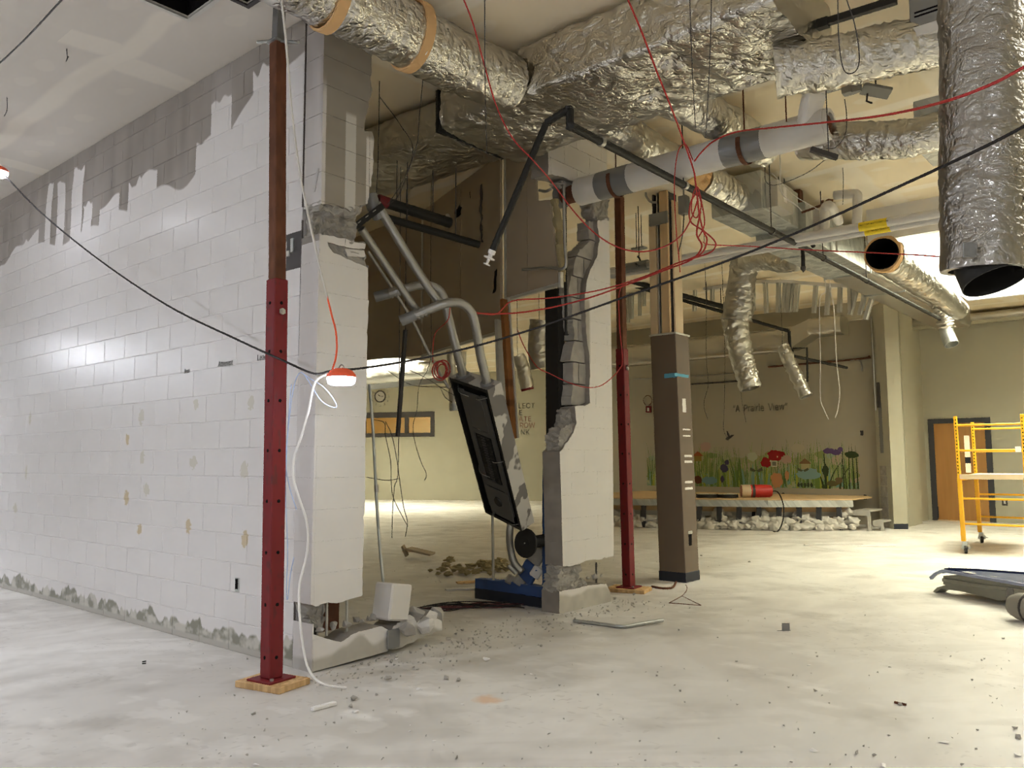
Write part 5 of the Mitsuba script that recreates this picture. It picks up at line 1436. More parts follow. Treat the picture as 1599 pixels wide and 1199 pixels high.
add('loose_insulation', fl_m, 'm_fluff', label='white fluffy insulation spilling between the stage studs', cat='insulation', kind='stuff', smooth=True)
for px, lab in ((1104, 'left of two shallow black drums on the stage'), (1136, 'right of two shallow black drums on the stage, nearer the red heater')):
    q = A(px, 777, z=ZT)
    k = thing('drum', lab, 'drum', 'black drums on the stage')
    add('body', lathe([(0, 0), (.20, 0), (.21, .01), (.21, .065), (.20, .07), (0, .07)], (q[0], q[1], ZT), (0, 0, 1), 36), 'm_black', k, smooth=35)
    add('skin', lathe([(0, .0705), (.185, .0705), (.18, .074), (0, .075)], (q[0], q[1], ZT), (0, 0, 1), 36), 'm_whitepipe', k, label='pale top')
HT = thing('heater', 'red cylindrical blower heater lying on the stage before the mural', 'heater')
h0, h1 = A(1158, 770, y=12.2), A(1205, 768, y=12.55)
h0[2] = h1[2] = ZT + .125
hd = (h1 - h0) / np.linalg.norm(h1 - h0)
hl = np.linalg.norm(h1 - h0)
add('barrel', lathe([(0, 0), (.118, 0), (.125, .02), (.125, hl - .05), (.10, hl), (0, hl)], h0, hd, 36), 'm_heater', HT, smooth=35)
add('front_band', lathe([(.0, 0), (.127, 0), (.127, .17), (.0, .17)], h0 - hd * .002, hd, 36), 'm_plank', HT, label='cream front band', smooth=35)
add('grille', lathe([(0, 0), (.112, 0), (.112, .01), (0, .012)], h0 - hd * .012, hd, 32), 'm_heater_grille', HT)
add('dark_badge', duct([h0 + hd * .2, h0 + hd * .4, h0 + hd * (hl - .08)], .1262, 0, 0, 36, .2, n=2), 'm_trimgrey', HT)
add('red_saddle', duct([h0 + hd * .25, h0 + hd * .4, h0 + hd * (hl - .07)], [.1268, .128, .1268], 0, 0, 36, .2, n=2), 'm_heater', HT, smooth=40)
wire('heater_cable', [h1 + hd * .0, A(1214, 768, y=12.5), A(1221, 780, y=11.9), A(1224, 795, y=11.75), A(1222, 815, y=11.7), A(1215, 832, y=11.6), A(1208, 841, y=11.5)], .012, 'm_cable', 'black cable from the red heater over the stage edge to the floor', 'cable')

MW = 14.2985
tq = A(1144, 643.5, y=MW)


def wall_text(s, x, z, h, mat, label, plane_y, d=.0015, spread=1.0):
    m = meshkit.text_mesh(s, h, d)
    v = m.vertices.copy()
    m.vertices = np.stack([x + v[:, 0] * spread, plane_y - v[:, 2], z + v[:, 1]], 1)
    m.invert()
    return add('wall_lettering', m, mat, label=label, cat='lettering')


te = A(1227, 639, y=MW)
t_w = meshkit.text_mesh('“A Prairie  View”', .155, .002)
LT = thing('wall_lettering', 'black lettering "A Prairie View" on the wall above the mural', 'lettering')
sp_ = (te[0] - tq[0]) / t_w.bounds[1][0]
x_ = 0.0
for wd, adv in (('“A', '“A '), ('Prairie', '“A Prairie  '), ('View”', '')):
    m = meshkit.text_mesh(wd, .155, .0015)
    v = m.vertices.copy()
    m.vertices = np.stack([tq[0] + (x_ + v[:, 0]) * sp_, MW - v[:, 2], tq[2] + v[:, 1]], 1)
    m.invert()
    add('word', m, 'm_ink', LT)
    if adv:
        x_ = meshkit.text_mesh(adv + 'I', .155, .0015).bounds[1][0] - .03
mu0, mu1 = A(1086, 760, y=MW), A(1342, 763, y=MW)
mt = 1.74
MX0, MX1, MZ0, MZ1 = -6.2, mu1[0], (mu0[2] + mu1[2]) / 2, mt
rm = np.random.default_rng(21)
mv, mf, mc, layer = [], [], [], [0]


def paint(pts, col):
    layer[0] += 1
    pts = np.array(pts, float)
    pg = Polygon(pts).buffer(0)
    for g in getattr(pg, 'geoms', [pg]):
        if g.is_empty or g.area < 1e-5:
            continue
        v2, f2 = trimesh.creation.triangulate_polygon(g, engine='earcut')
        b0 = sum(len(a_) for a_ in mv)
        mv.append(np.c_[v2[:, 0], np.full(len(v2), MW - layer[0] * 8e-6), v2[:, 1]])
        mf.append(np.asarray(f2) + b0)
        mc.append(np.tile(srgb(*col), (len(v2), 1)))


def mp(px, py):
    q = A(px, py, y=MW)
    return q[0], q[2]


def blade(x, z0, h, w, bend, col):
    t = np.linspace(0, 1, 8)
    xs = x + bend * t ** 2
    ww = w * (1 - t) ** .6
    paint(list(zip(xs - ww, z0 + h * t)) + list(zip((xs + ww)[::-1], (z0 + h * t)[::-1])), col)


def blot(c, rx, rz_, col, n=22, amp=.3, seed=0):
    r_ = np.random.default_rng(seed)
    t = np.linspace(0, 2 * np.pi, n, endpoint=False)
    k = 1 + amp * (r_.random(n) - .5)
    paint(list(zip(c[0] + rx * k * np.cos(t), c[1] + rz_ * k * np.sin(t))), col)


paint([(MX0, MZ0), (MX1, MZ0), (MX1, MZ0 + .32), (MX0, MZ0 + .32)], (128, 150, 128))
wx = np.linspace(MX0, MX1, 90)
wz = MZ0 + .66 + .22 * (meshkit.fbm(np.c_[wx * 2.3, wx * 0, wx * 0], 3, 4) - .3)
paint([(MX0, MZ0 + .2)] + [(MX1, MZ0 + .2)] + list(zip(wx[::-1], wz[::-1])), (150, 148, 112))
for i in range(70):
    x = rm.uniform(MX0 + .1, MX1 - .1)
    blot((x, MZ0 + rm.uniform(.1, .75)), rm.uniform(.06, .18), rm.uniform(.05, .14), [(164, 164, 132), (134, 142, 84), (146, 160, 138), (176, 160, 140), (112, 132, 74), (150, 154, 100)][i % 6], seed=i + 400)
for i in range(26):
    x = rm.uniform(MX0, MX1)
    blot((x, MZ0 + rm.uniform(.08, .25)), rm.uniform(.07, .2), rm.uniform(.06, .1), [(128, 165, 165), (110, 150, 140), (140, 160, 130), (120, 155, 100)][i % 4], seed=i)
for i in range(330):
    x = rm.uniform(MX0 + .05, MX1 - .05)
    blade(x, MZ0 + rm.uniform(0, .15), rm.uniform(.4, .98), rm.uniform(.006, .016), rm.uniform(-.14, .14), [(120, 140, 84), (146, 160, 110), (96, 124, 66), (165, 172, 132), (134, 150, 70), (84, 108, 60)][i % 6])
for i in range(60):
    x = rm.uniform(MX0, MX1)
    blade(x, MZ0, rm.uniform(.3, .55), rm.uniform(.02, .04), rm.uniform(-.06, .06), [(104, 128, 60), (120, 152, 140), (150, 156, 60)][i % 3])
dg = (54, 66, 40)
for px, w, h, bd in ((1152, .03, .62, .05), (1158, .035, .7, -.04), (1146, .02, .5, -.1), (1148, .025, .75, -.16), (1157, .012, .7, -.30), (1290, .03, .78, -.02), (1296, .02, .6, .3), (1312, .022, .5, .25), (1318, .016, .9, -.01), (1327, .016, .92, .02), (1334, .018, .95, -.02), (1340, .016, .92, -.02), (1322, .012, .7, -.1), (1286, .028, .35, -.12)):
    blade(mp(px, 762)[0], MZ0, h, w, bd, dg if px > 1270 else (88, 112, 52))
for (px, py), rx, rz_, col in (((1196, 722), .12, .11, (134, 28, 30)), ((1210, 711), .17, .12, (138, 30, 30)), ((1221, 709), .07, .06, (128, 26, 28)), ((1131, 731), .10, .09, (62, 56, 84)), ((1128, 748), .05, .08, (58, 52, 80)), ((1135, 722), .06, .06, (66, 58, 88)), ((1102, 697), .14, .11, (178, 150, 140)), ((1175, 713), .12, .10, (176, 180, 160)), ((1228, 717), .12, .09, (178, 150, 136)), ((1245, 700), .14, .10, (176, 168, 146)), ((1213, 750), .14, .17, (190, 138, 98)), ((1229, 742), .05, .10, (184, 132, 90)), ((1090, 749), .11, .09, (92, 50, 34)), ((1294, 704), .12, .06, (92, 70, 110)), ((1306, 706), .10, .06, (88, 66, 106)), ((1312, 702), .06, .05, (96, 72, 112)), ((1330, 710), .14, .07, dg), ((1300, 755), .12, .06, (96, 88, 56)), ((1310, 750), .08, .07, (104, 84, 60)), ((1289, 735), .07, .13, dg), ((1262, 740), .25, .12, (128, 158, 156)), ((1108, 750), .2, .09, (108, 142, 150))):
    blot(mp(px, py), rx, rz_, col, seed=px)
for px, py in ((1203, 720), (1214, 713)):
    blot(mp(px, py), .018, .018, (210, 200, 180), seed=px)
for px, py, col in ((1257, 724, (120, 90, 60)), (1090, 712, (150, 70, 40))):
    x, z = mp(px, py)
    paint([(x - .09, z - .12), (x + .09, z - .12), (x + .09, z + .0), (x - .09, z)], (170, 160, 120) if px > 1200 else (140, 120, 50))
    paint([(x - .14, z), (x + .14, z), (x, z + .12)], col)
x, z = mp(1209, 724)
paint([(x - .07, z - .07), (x + .07, z - .07), (x + .07, z + .07), (x - .07, z + .07)], (196, 192, 170))
paint([(x - .045, z - .045), (x + .045, z - .045), (x + .045, z + .045), (x - .045, z + .045)], (120, 120, 104))
x, z = mp(1257, 757)
for dx in (-.14, -.07, 0, .07, .14):
    blot((x + dx, z), .028, .05, (60, 70, 50), seed=int(dx * 100) + 50)
for px, py, s in ((1181, 733, 1), (1254, 733, .8)):
    x, z = mp(px, py)
    for t in (-1, 1):
        paint([(x, z - .02), (x + t * .14 * s, z + .05 * s), (x + t * .15 * s, z - .02 * s), (x + t * .05 * s, z - .06 * s)], (84, 88, 66))
add('mural', trimesh.Trimesh(np.vstack(mv), np.vstack(mf), process=False), 'm_paintcolor', label='long painted mural of prairie grass and flowers on the stage wall', cat='mural', color=np.vstack(mc))
x, z = mp(1138, 681)
bird = [(x - .04, z - .10), (x + .02, z - .06), (x + .08, z - .02), (x + .13, z + .02), (x + .09, z + .035), (x + .03, z + .01), (x - .02, z + .11), (x - .05, z + .13), (x - .045, z + .04), (x - .02, z - .0), (x - .09, z - .06)]
add('bird_painting', slab(Polygon(bird), (0, MW, 0), (1, 0, 0), (0, 0, 1), (0, -1, 0), .0015), 'm_trimgrey', label='small dark painted bird on the wall above the mural', cat='painting')
AL = thing('fire_alarm', 'small red fire alarm on the stage wall left of the brown column', 'alarm')
q = A(1013, 639, y=14.27)
add('body', box(q - [.07, .03, .08], q + [.07, .028, .08], .01), 'm_red', AL)
add('light', box(q + [-.02, -.04, -.05], q + [.03, -.03, .04], .004), 'm_white', AL)
add('wire_loop', tube([q + np.array([-.02 + .12 * math.cos(t), -.01, .22 + .12 * math.sin(t)]) for t in np.linspace(-1.4, 4.3, 14)], .008, 6, 2), 'm_rust', AL, smooth=True)
for px, py, lab in ((1223, 773, 'small dark outlet under the mural right of the heater'), (1351, 776, 'small dark outlet on the stage wall at the mural end'), (1346, 676, 'small dark switch on the stage wall above the mural end')):
    q = A(px, py, y=MW)
    add('wall_outlet', box(q - [.03, .012, .05], q + [.03, -.0, .05], .004), 'm_trimgrey', label=lab, cat='outlet')
for pts, r, lab in (([(1040, 602, 0), (1172, 594, 0)], .018, 'dark straight conduit on the stage wall right of the column'), ([(990, 592, 0), (1065, 588, 0), (1140, 583, 0), (1145, 578, 0), (1146, 560, 0)], .014, 'grey conduit on the stage wall with a bend up'), ([(1200, 573, 0), (1345, 560, 0), (1356, 556, 0)], .02, 'rusty pipe along the top of the stage wall'), ([(1300, 563, 0), (1338, 562, 0), (1345, 568, 0), (1346, 580, 0)], .018, 'grey conduit bend at the top right of the stage wall')):
    P_ = [A(a_, b_, y=14.26) for a_, b_, _ in pts]
    add('wall_conduit', tube(P_, r, 8, 3 if len(P_) > 2 else 1), 'm_rust' if 'rusty' in lab else ('m_trimgrey' if 'dark' in lab else 'm_steel'), label=lab, cat='conduit', smooth=True)
BB = thing('black_pipe', 'black bent pipe with drops before the stage wall near the narrow foil duct', 'pipe')
yb_ = 10.6
add('pipe', tube([A(960, 438, y=9.0), A(1232, 517, y=yb_)], .03, 10), 'm_blackpipe', BB, smooth=40)
add('pipe', tube([A(1232, 517, y=yb_), A(1234, 552, y=yb_), A(1240, 556, y=yb_), A(1322, 574, y=yb_ + 1.6)], .028, 10), 'm_blackpipe', BB, smooth=40)
add('pipe', tube([A(1238, 550, y=yb_), A(1238, 544, y=yb_), A(1260, 543, y=yb_), A(1261, 596, y=yb_)], .018, 8), 'm_blackpipe', BB, smooth=40)
for t in (.3, .62):
    a_, b_ = A(960, 438, y=9.0), A(1232, 517, y=yb_)
    c = a_ + (b_ - a_) * t
    add('hanger_rod', tube([c, [c[0], c[1], CEIL]], .008, 6), 'm_trimgrey', BB)
BB2 = thing('black_pipe', 'thick dark pipe under the ceiling left of the brown column', 'pipe')
add('pipe', tube([A(960, 432, y=8.6), A(1140, 482, y=9.8)], .045, 12), 'm_blackpipe', BB2, smooth=40)
for t in (.2, .8):
    a_, b_ = A(960, 432, y=8.6), A(1140, 482, y=9.8)
    c = a_ + (b_ - a_) * t
    add('hanger_rod', tube([c, [c[0], c[1], CEIL]], .008, 6), 'm_trimgrey', BB2)
SFT = thing('wall_soffit', 'shaded soffit panel above the stage', 'soffit', kind='structure')
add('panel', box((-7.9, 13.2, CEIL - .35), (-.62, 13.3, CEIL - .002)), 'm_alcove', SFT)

# ------------------------------------------------------------------ the alcove pilaster and the door wall
PL = thing('wall_pilaster', 'cream wall end right of the stage with a grey chase and bare blocks', 'wall', kind='structure')
pq = [(-.69, 13.97), (-.30, 13.50), (-.09, 13.65), (-.30, 14.25), (-.56, 14.29)]
add('body', sheet_xy(Polygon(pq), 0, CEIL - .003), 'm_cream', PL)
f0, f1 = np.array([-.69, 13.97, 0]), np.array([-.30, 13.50, 0])
fu = (f1 - f0) / np.linalg.norm(f1 - f0)
fn = np.array([fu[1], -fu[0], 0])
for i in range(6):
    add('block', frame_box(f0 + fu * .11 + fn * .0005 + [0, 0, .01 + .2 * i], fu, fn, np.array([0, 0, 1.0]), .30 if i < 5 else .28, .006, .19, .002), 'm_concrete', PL)
add('grey_chase', frame_box(f0 + fu * .17 + fn * .0005 + [0, 0, 1.45], fu, fn, np.array([0, 0, 1.0]), .15, .004, 1.0), 'm_tape', PL)
add('base_strip', frame_box(f1 + np.array([.0, -.004, 0]), np.array([.814, .581, 0]), np.array([.581, -.814, 0]), np.array([0, 0, 1.0]), .26, .008, .10), 'm_navy', PL)
add('conduit', tube([f0 + fu * .12 + fn * .03 + [0, 0, 2.3], f0 + fu * .1 + fn * .03 + [0, 0, 4.2]], .02, 8), 'm_steel', PL)
add('recessed_box', frame_box(f0 + fu * .17 + fn * .001 + [0, 0, 2.35], fu, fn, np.array([0, 0, 1.0]), .12, .02, .5, .004), 'm_trimgrey', PL)
add('side_return', box((-.40, 14.25, 0), (-.22, 15.2, CEIL - .003)), 'm_cream', PL)
DR = thing('door_1', 'brown wooden door with narrow lit window in a dark frame', 'door', kind='structure')
yd = 16.45
dx0, dx1, dz = A(1448.8, 655, y=yd)[0], A(1549, 740, y=yd)[0] + .03, A(1500, 653, y=yd)[2]
add('frame', [box((dx0, yd - .03, 0), (dx0 + .11, yd + .01, dz)), box((dx1 - .11, yd - .03, 0), (dx1, yd + .01, dz)), box((dx0 + .11, yd - .03, dz - .10), (dx1 - .11, yd + .01, dz))], 'm_jamb', DR, label='dark door frame')
leaf = sbox(dx0 + .112, .02, dx1 - .112, dz - .103)
v0_, v1_ = A(1505, 680, y=yd), A(1517, 738, y=yd)
lite = sbox(v0_[0], v1_[2], v1_[0], v0_[2])
add('leaf', slab(leaf.difference(lite), (0, yd + .008, 0), (1, 0, 0), (0, 0, 1), (0, -1, 0), .02), 'm_door', DR)
add('vision_pane', box((v0_[0], yd - .004, v1_[2]), (v1_[0], yd - .001, v0_[2])), 'm_lampglass', DR, label='lit narrow window', emitter={'type': 'area', 'radiance': rgb(.42, .27, .12)})
add('vision_strip', box((v0_[0], yd - .009, v1_[2] + .20), (v1_[0], yd - .0041, v1_[2] + .33)), 'm_navy', DR)
add('threshold', box((dx0 + .11, yd - .10, 0), (dx1 - .11, yd, .018)), 'm_plank', DR)
add('hinge', box((dx0 + .10, yd - .04, .05), (dx0 + .125, yd - .03, .3)), 'm_navy', DR)
OB = thing('wall_outlet', 'grey outlet plate on the wall right of the wooden door', 'outlet')
q = A(1569, 784, y=yd)
add('plate', box(q - [.05, .012, .07], q + [.05, 0, .07], .004), 'm_trimgrey', OB)
add('insert', box(q - [.02, .016, .03], q + [.02, .012, .03], .002), 'm_whitepipe', OB)

# ------------------------------------------------------------------ far wall: window, clock, lettering
def FP(px, py):
    v = FW + RT * (px - 799.5) / FOC + UP * (599.5 - py) / FOC
    t = ((np.array([*FA, 0]) - CAM) @ FN) / (v @ FN)
    q = CAM + v * t
    return (q - np.array([*FA, 0])) @ FU, q[2]


FO = np.array([*FA, 0])
w0, w1 = FP(566, 645), FP(678, 681)
WIN = sbox(w0[0], w1[1], w1[0], w0[1])
del scene['wall_far']
add('wall_far', slab(sbox(-10, 0, 16, CEIL).difference(WIN), FO, FU, (0, 0, 1), -FN, .15), 'm_cream', label='far cream wall with clock and lit window', cat='wall', kind='structure')
WN = thing('window_1', 'wide low window in the far wall, glowing warm yellow from the room behind', 'window', kind='structure')
ft_ = .13
m1 = FP(635, 660)[0]
add('frame', slab(WIN.buffer(.01, join_style=2).difference(sbox(w0[0] + ft_, w1[1] + ft_, m1 - ft_ / 2, w0[1] - ft_ * 1.4)).difference(sbox(m1 + ft_ / 2, w1[1] + ft_, w1[0] - ft_, w0[1] - ft_ * 1.4)), FO + FN * .03, FU, (0, 0, 1), -FN, .1), 'm_trimgrey', WN)
for a_, b_ in ((w0[0] + ft_, m1 - ft_ / 2), (m1 + ft_ / 2, w1[0] - ft_)):
    add('pane', slab(sbox(a_, w1[1] + ft_, b_, w0[1] - ft_ * 1.4), FO - FN * .04, FU, (0, 0, 1), -FN, .001), 'm_glass', WN)
plain('m_warm', (.86, .76, .54), .8)
RB = thing('wall_lit_room', 'warm lit room behind the far window', 'room', kind='structure')
add('shell', [frame_box(FO + FU * (w0[0] - 2) - FN * .17, FU, -FN, np.array([0, 0, 1.0]), .05, 4, 3.4), frame_box(FO + FU * (w1[0] + .6) - FN * .17, FU, -FN, np.array([0, 0, 1.0]), .05, 4, 3.4), frame_box(FO + FU * (w0[0] - 2) - FN * 4.2, FU, -FN, np.array([0, 0, 1.0]), w1[0] - w0[0] + 2.7, .05, 3.4),
              frame_box(FO + FU * (w0[0] - 2) - FN * .17 + [0, 0, 3.4], FU, -FN, np.array([0, 0, 1.0]), w1[0] - w0[0] + 2.7, 4.1, .05), frame_box(FO + FU * (w0[0] - 2) - FN * .17 + [0, 0, .0], FU, -FN, np.array([0, 0, 1.0]), w1[0] - w0[0] + 2.7, 4.1, .02)], 'm_warm', RB)
add('ceiling_lamp', frame_box(FO + FU * (w0[0] + .6) - FN * 2.4 + [0, 0, 3.30], FU, -FN, np.array([0, 0, 1.0]), 1.6, .5, .06), 'm_lampglass', RB, emitter={'type': 'area', 'radiance': rgb(4.2, 3.7, 2.5)})
CK = thing('wall_clock', 'round wall clock with dark rim above the far window', 'clock')
cs, cz = FP(594, 619)
cc_ = FO + FU * cs + [0, 0, cz] + FN * .002
add('face', lathe([(0, 0), (.19, 0), (.19, .02), (0, .021)], cc_, FN, 36), 'm_whitepipe', CK)
add('rim', lathe([(.18, 0), (.215, 0), (.215, .04), (.18, .04), (.18, 0)], cc_, FN, 40), 'm_trimgrey', CK, smooth=40)
for ang, ln, w in ((2.45, .10, .012), (0.0, .15, .009)):
    e = cc_ + FN * .03
    add('hand', beam(e, e + (FU * math.cos(ang) + np.array([0, 0, 1.0]) * math.sin(ang)) * ln, w * 2, .004, up=FN), 'm_ink', CK)


def far_text(s, sx, sz, h, mat, name, parent=None, **kw):
    m = meshkit.text_mesh(s, h, .003)
    v = m.vertices.copy()
    m.vertices = FO + FN * .001 + np.outer(sx + v[:, 0], FU) + np.outer(v[:, 2], FN) + np.outer(sz + v[:, 1], [0, 0, 1.0])
    if m.volume < 0:
        m.invert()
    return add(name, m, mat, parent, **kw)


for i in range(1, 13):
    a_ = math.pi / 2 - i * math.pi / 6
    far_text(str(i), cs + .33 * math.cos(a_) - .035, cz + .33 * math.sin(a_) - .035, .075, 'm_tape', 'wall_number', CK)
for s, px, py, mat, lab in (('LECT', 809, 637.5, 'm_ink', 'dark letters "LECT" on the far wall right of the timber stud'), ('E', 810, 648, 'm_ink', 'dark letter "E" on the far wall, second line'), ('ATE', 810, 658, 'm_inkred', 'red-brown letters "ATE" on the far wall, third line'), ('ROW', 811, 668, 'm_inkred', 'red-brown letters "ROW" on the far wall, fourth line'), ('NK', 812.5, 678.5, 'm_ink', 'dark letters "NK" on the far wall, lowest line')):
    sx, sz = FP(px, py)
    far_text(s, sx, sz, .17, mat, 'wall_lettering', label=lab, cat='lettering')

# ------------------------------------------------------------------ yellow scaffold
SC = thing('scaffold', 'yellow rolling steel scaffold standing before the wooden door', 'scaffold')
fl0 = A(1506, 864, z=.0); fr0 = A(1600, 874, z=.0)
fr0 = fl0 + np.array([.80, .0, 0])
back = np.array([-.13, 1.75, 0])
posts = {'fl': fl0, 'fr': fr0, 'bl': fl0 + back, 'br': fr0 + back}
ztop = A(1490, 650, y=fl0[1])[2]
zmid = 1.06
for nme, b_ in posts.items():
    lean_ = np.array([-.02, 0, 0]) if nme in ('fl', 'bl') else np.array([.0, 0, 0])
    add('lower_leg', beam(b_ + [0, 0, .17], b_ + lean_ * .5 + [0, 0, zmid], .055, .055, (1, 0, 0), .005), 'm_yellow', SC)
    add('upper_post', beam(b_ + lean_ * .5 + [0, 0, zmid - .05], b_ + lean_ + [0, 0, ztop if nme[0] == 'f' else ztop - .02], .044, .044, (1, 0, 0), .004), 'm_yellow', SC)
    for i in range(16):
        add('pin_hole', box(b_ + lean_ * .75 + [-.007, -.0235, zmid + .06 + i * .05], b_ + lean_ * .75 + [.007, -.021, zmid + .078 + i * .05]), 'm_dark', SC)
    cst = add('caster_wheel', lathe([(0, -.018), (.055, -.018), (.06, -.01), (.06, .01), (.055, .018), (0, .018)], b_ + [.02, 0, .06], (1, .35, 0), 24), 'm_black', SC, smooth=35)
    add('caster_fork', [box(b_ + [-.012, -.03, .10], b_ + [.05, .03, .17], .004), beam(b_ + [-.01, 0, .06], b_ + [0, 0, .12], .012, .05), beam(b_ + [.052, 0, .06], b_ + [.045, 0, .12], .012, .05), beam(b_ + [.05, -.02, .11], b_ + [.11, -.05, .09], .03, .008)], 'm_galv', SC)
for a_, b_ in (('fl', 'fr'), ('bl', 'br')):
    for z in (A(1540, 819, y=fl0[1])[2], A(1540, 779, y=fl0[1])[2], A(1540, 703, y=fl0[1])[2], A(1540, 663, y=fl0[1])[2]):
        add('rung', tube([posts[a_] + [.0, 0, z], posts[b_] + [0, 0, z]], .016, 10), 'm_yellow', SC, smooth=40)
zpl = A(1540, 745, y=fl0[1])[2]
for a_, b_ in (('fl', 'bl'), ('fr', 'br')):
    add('side_rail', beam(posts[a_] + [0, 0, zpl - .02], posts[b_] + [0, 0, zpl - .02], .05, .06), 'm_yellow', SC)
add('platform', frame_box(fl0 + np.array([.03, .0, zpl]), np.array([1.0, 0, 0]), back / np.linalg.norm(back), np.array([0, 0, 1.0]), .74, np.linalg.norm(back), .03), 'm_plank', SC)
add('platform_edge', frame_box(fl0 + np.array([.0, -.03, zpl - .03]), np.array([1.0, 0, 0]), np.array([0, 1.0, 0]), np.array([0, 0, 1.0]), .80, .03, .07), 'm_plank', SC)
add('white_tag', box(fr0 + [-.10, -.03, ztop - .52], fr0 + [-.03, -.024, ztop - .44]), 'm_white', SC)

# ------------------------------------------------------------------ low blue cart at the right edge
CT = thing('cart', 'low cart with dark blue tray, grey underside and fat grey wheels at the right edge', 'cart')
E0, E1_ = np.array([2.26, 5.80, 0]), np.array([3.75, 4.78, 0])
cu = (E1_ - E0) / np.linalg.norm(E1_ - E0)
cn = np.array([cu[1], -cu[0], 0])
cn = cn if cn @ (CAM - E0) > 0 else -cn


def CP(px, py):
    v = FW + RT * (px - 799.5) / FOC + UP * (599.5 - py) / FOC
    t = ((E0 - CAM) @ cn) / (v @ cn)
    q = CAM + v * t
    return (q - E0) @ cu, q[2]


side = Polygon([CP(*p) for p in ((1473, 899), (1473, 912), (1490, 921), (1513, 926), (1545, 934), (1560, 938), (1600, 933), (1640, 935), (1640, 926), (1599, 915), (1530, 901), (1500, 897))])
add('underside', slab(side, E0, cu, (0, 0, 1), -cn, .50), 'm_cart_grey', CT)
ridge = [np.array(CP(*p)) for p in ((1473, 905), (1520, 913), (1600, 923), (1640, 927))]
add('side_rib', [beam(E0 + cu * ridge[i][0] + [0, 0, ridge[i][1]] + cn * .008, E0 + cu * ridge[i + 1][0] + [0, 0, ridge[i + 1][1]] + cn * .008, .016, .03) for i in range(3)], 'm_cart_grey', CT)
edge = [np.array(CP(*p)) for p in ((1455, 903), (1462, 896), (1474, 891), (1486, 893), (1520, 899), (1600, 913), (1660, 923))]
epts = [E0 + cu * e[0] + np.array([0, 0, e[1]]) for e in edge]
add('tray_edge', [beam(epts[i] + cn * .01, epts[i + 1] + cn * .01, .03, .026) for i in range(6)], 'm_cart_edge', CT, label='light blue tray edge')
fpts = [A(a_, b_, z=e[2] + .02) for (a_, b_), e in zip(((1476, 890), (1482, 889), (1492, 889.5), (1524, 890.5), (1602, 896), (1662, 900)), epts[1:])]
tray = skin(np.array([[e, f - [0, 0, .03], f + [0, 0, .0], (e + f) / 2 - [0, 0, .012], e + [0, 0, .014]] for e, f in zip(epts[1:], fpts)]))
add('tray', tray, 'm_cart_blue', CT)
add('tray_edge', [beam(fpts[i], fpts[i + 1], .02, .03) for i in range(5)], 'm_cart_blue', CT)
lp = [np.array(CP(*p)) for p in ((1505, 896), (1520, 899))]
add('label_plate', beam(E0 + cu * lp[0][0] + [0, 0, lp[0][1] + .02] - cn * .01, E0 + cu * lp[1][0] + [0, 0, lp[1][1] + .02] - cn * .01, .05, .004), 'm_whitepipe', CT)
sk = Polygon([CP(*p) for p in ((1475, 914), (1463, 917), (1455, 926), (1458, 927), (1470, 919), (1492, 922), (1500, 923))])
add('front_skid', slab(sk, E0, cu, (0, 0, 1), -cn, .12), 'm_cart_grey', CT)
wq = A(1584, 968, z=0)
wc = np.array([wq[0] + .06, wq[1], .115])
add('wheel', lathe([(0, -.15), (.05, -.15), (.085, -.12), (.108, -.06), (.115, 0), (.108, .06), (.085, .12), (.05, .15), (0, .15)], wc + cu * .04, cu, 36), 'm_rubber', CT, smooth=35)
add('wheel_groove', lathe([(.110, -.008), (.1165, -.008), (.1165, .008), (.110, .008)], wc + cu * .075, cu, 36), 'm_trimgrey', CT)
add('wheel_bracket', beam(wc + cu * -.12, wc + cu * -.2 - cn * .1 + [0, 0, .10], .05, .04), 'm_trimgrey', CT)
add('wheel', lathe([(0, -.15), (.05, -.15), (.085, -.12), (.108, -.06), (.115, 0), (.108, .06), (.085, .12), (.05, .15), (0, .15)], wc - cn * .75 + cu * .5, cu, 30), 'm_rubber', CT, smooth=35)

# ------------------------------------------------------------------ things on the floor
def lies(px, py):
    return A(px, py, z=0)


k = thing('floor_conduit', 'bent grey conduit lying on the floor before the right pier', 'conduit')
add('pipe', duct([lies(896, 972) + [0, 0, .016], lies(945, 978) + [0, 0, .016], lies(966, 981) + [0, 0, .016], lies(978, 981) + [0, 0, .016], lies(1000, 978) + [0, 0, .02], lies(1035, 974) + [0, 0, .03]], .0145, 0, 0, 12, .04, wall=.002, n=4), 'm_galv', k, smooth=40)
k = thing('metal_scrap', 'small folded grey metal piece alone on the open floor', 'scrap metal')
q = lies(1227, 986)
add('fold', [frame_box(q + [-.03, 0, .0], RT * [1, 1, 0] / np.linalg.norm(RT[:2]), np.array([.65, .76, 0]), np.array([0, 0, 1.0]), .055, .006, .06), frame_box(q + [-.06, -.02, .0], RT * [1, 1, 0] / np.linalg.norm(RT[:2]), np.array([.65, .76, 0]), np.array([0, 0, 1.0]), .06, .05, .004)], 'm_tape', k)
add('coat_hanger', [tube([lies(1045, 942) + [0, 0, .005], lies(1065, 932) + [0, 0, .01], lies(1095, 946) + [0, 0, .005], lies(1045, 942) + [0, 0, .005]], .0035, 6), tube([lies(1065, 932) + [0, 0, .01], lies(1071, 927) + [0, 0, .02], lies(1073, 922) + [0, 0, .03], lies(1071, 920) + [0, 0, .045]], .0035, 6, 3)], 'm_rust', label='thin wire coat hanger lying on the floor before the brown column', cat='coat hanger')
add('bent_rod', tube([lies(1018, 917) + [0, 0, .01], lies(1035, 920) + [0, 0, .01], lies(1050, 919) + [0, 0, .012], lies(1056, 913) + [0, 0, .03]], .011, 8, 4), 'm_rust', label='brown bent rod on the floor between post and column', cat='rod', smooth=True)
WBm = []
rw_ = np.random.default_rng(31)
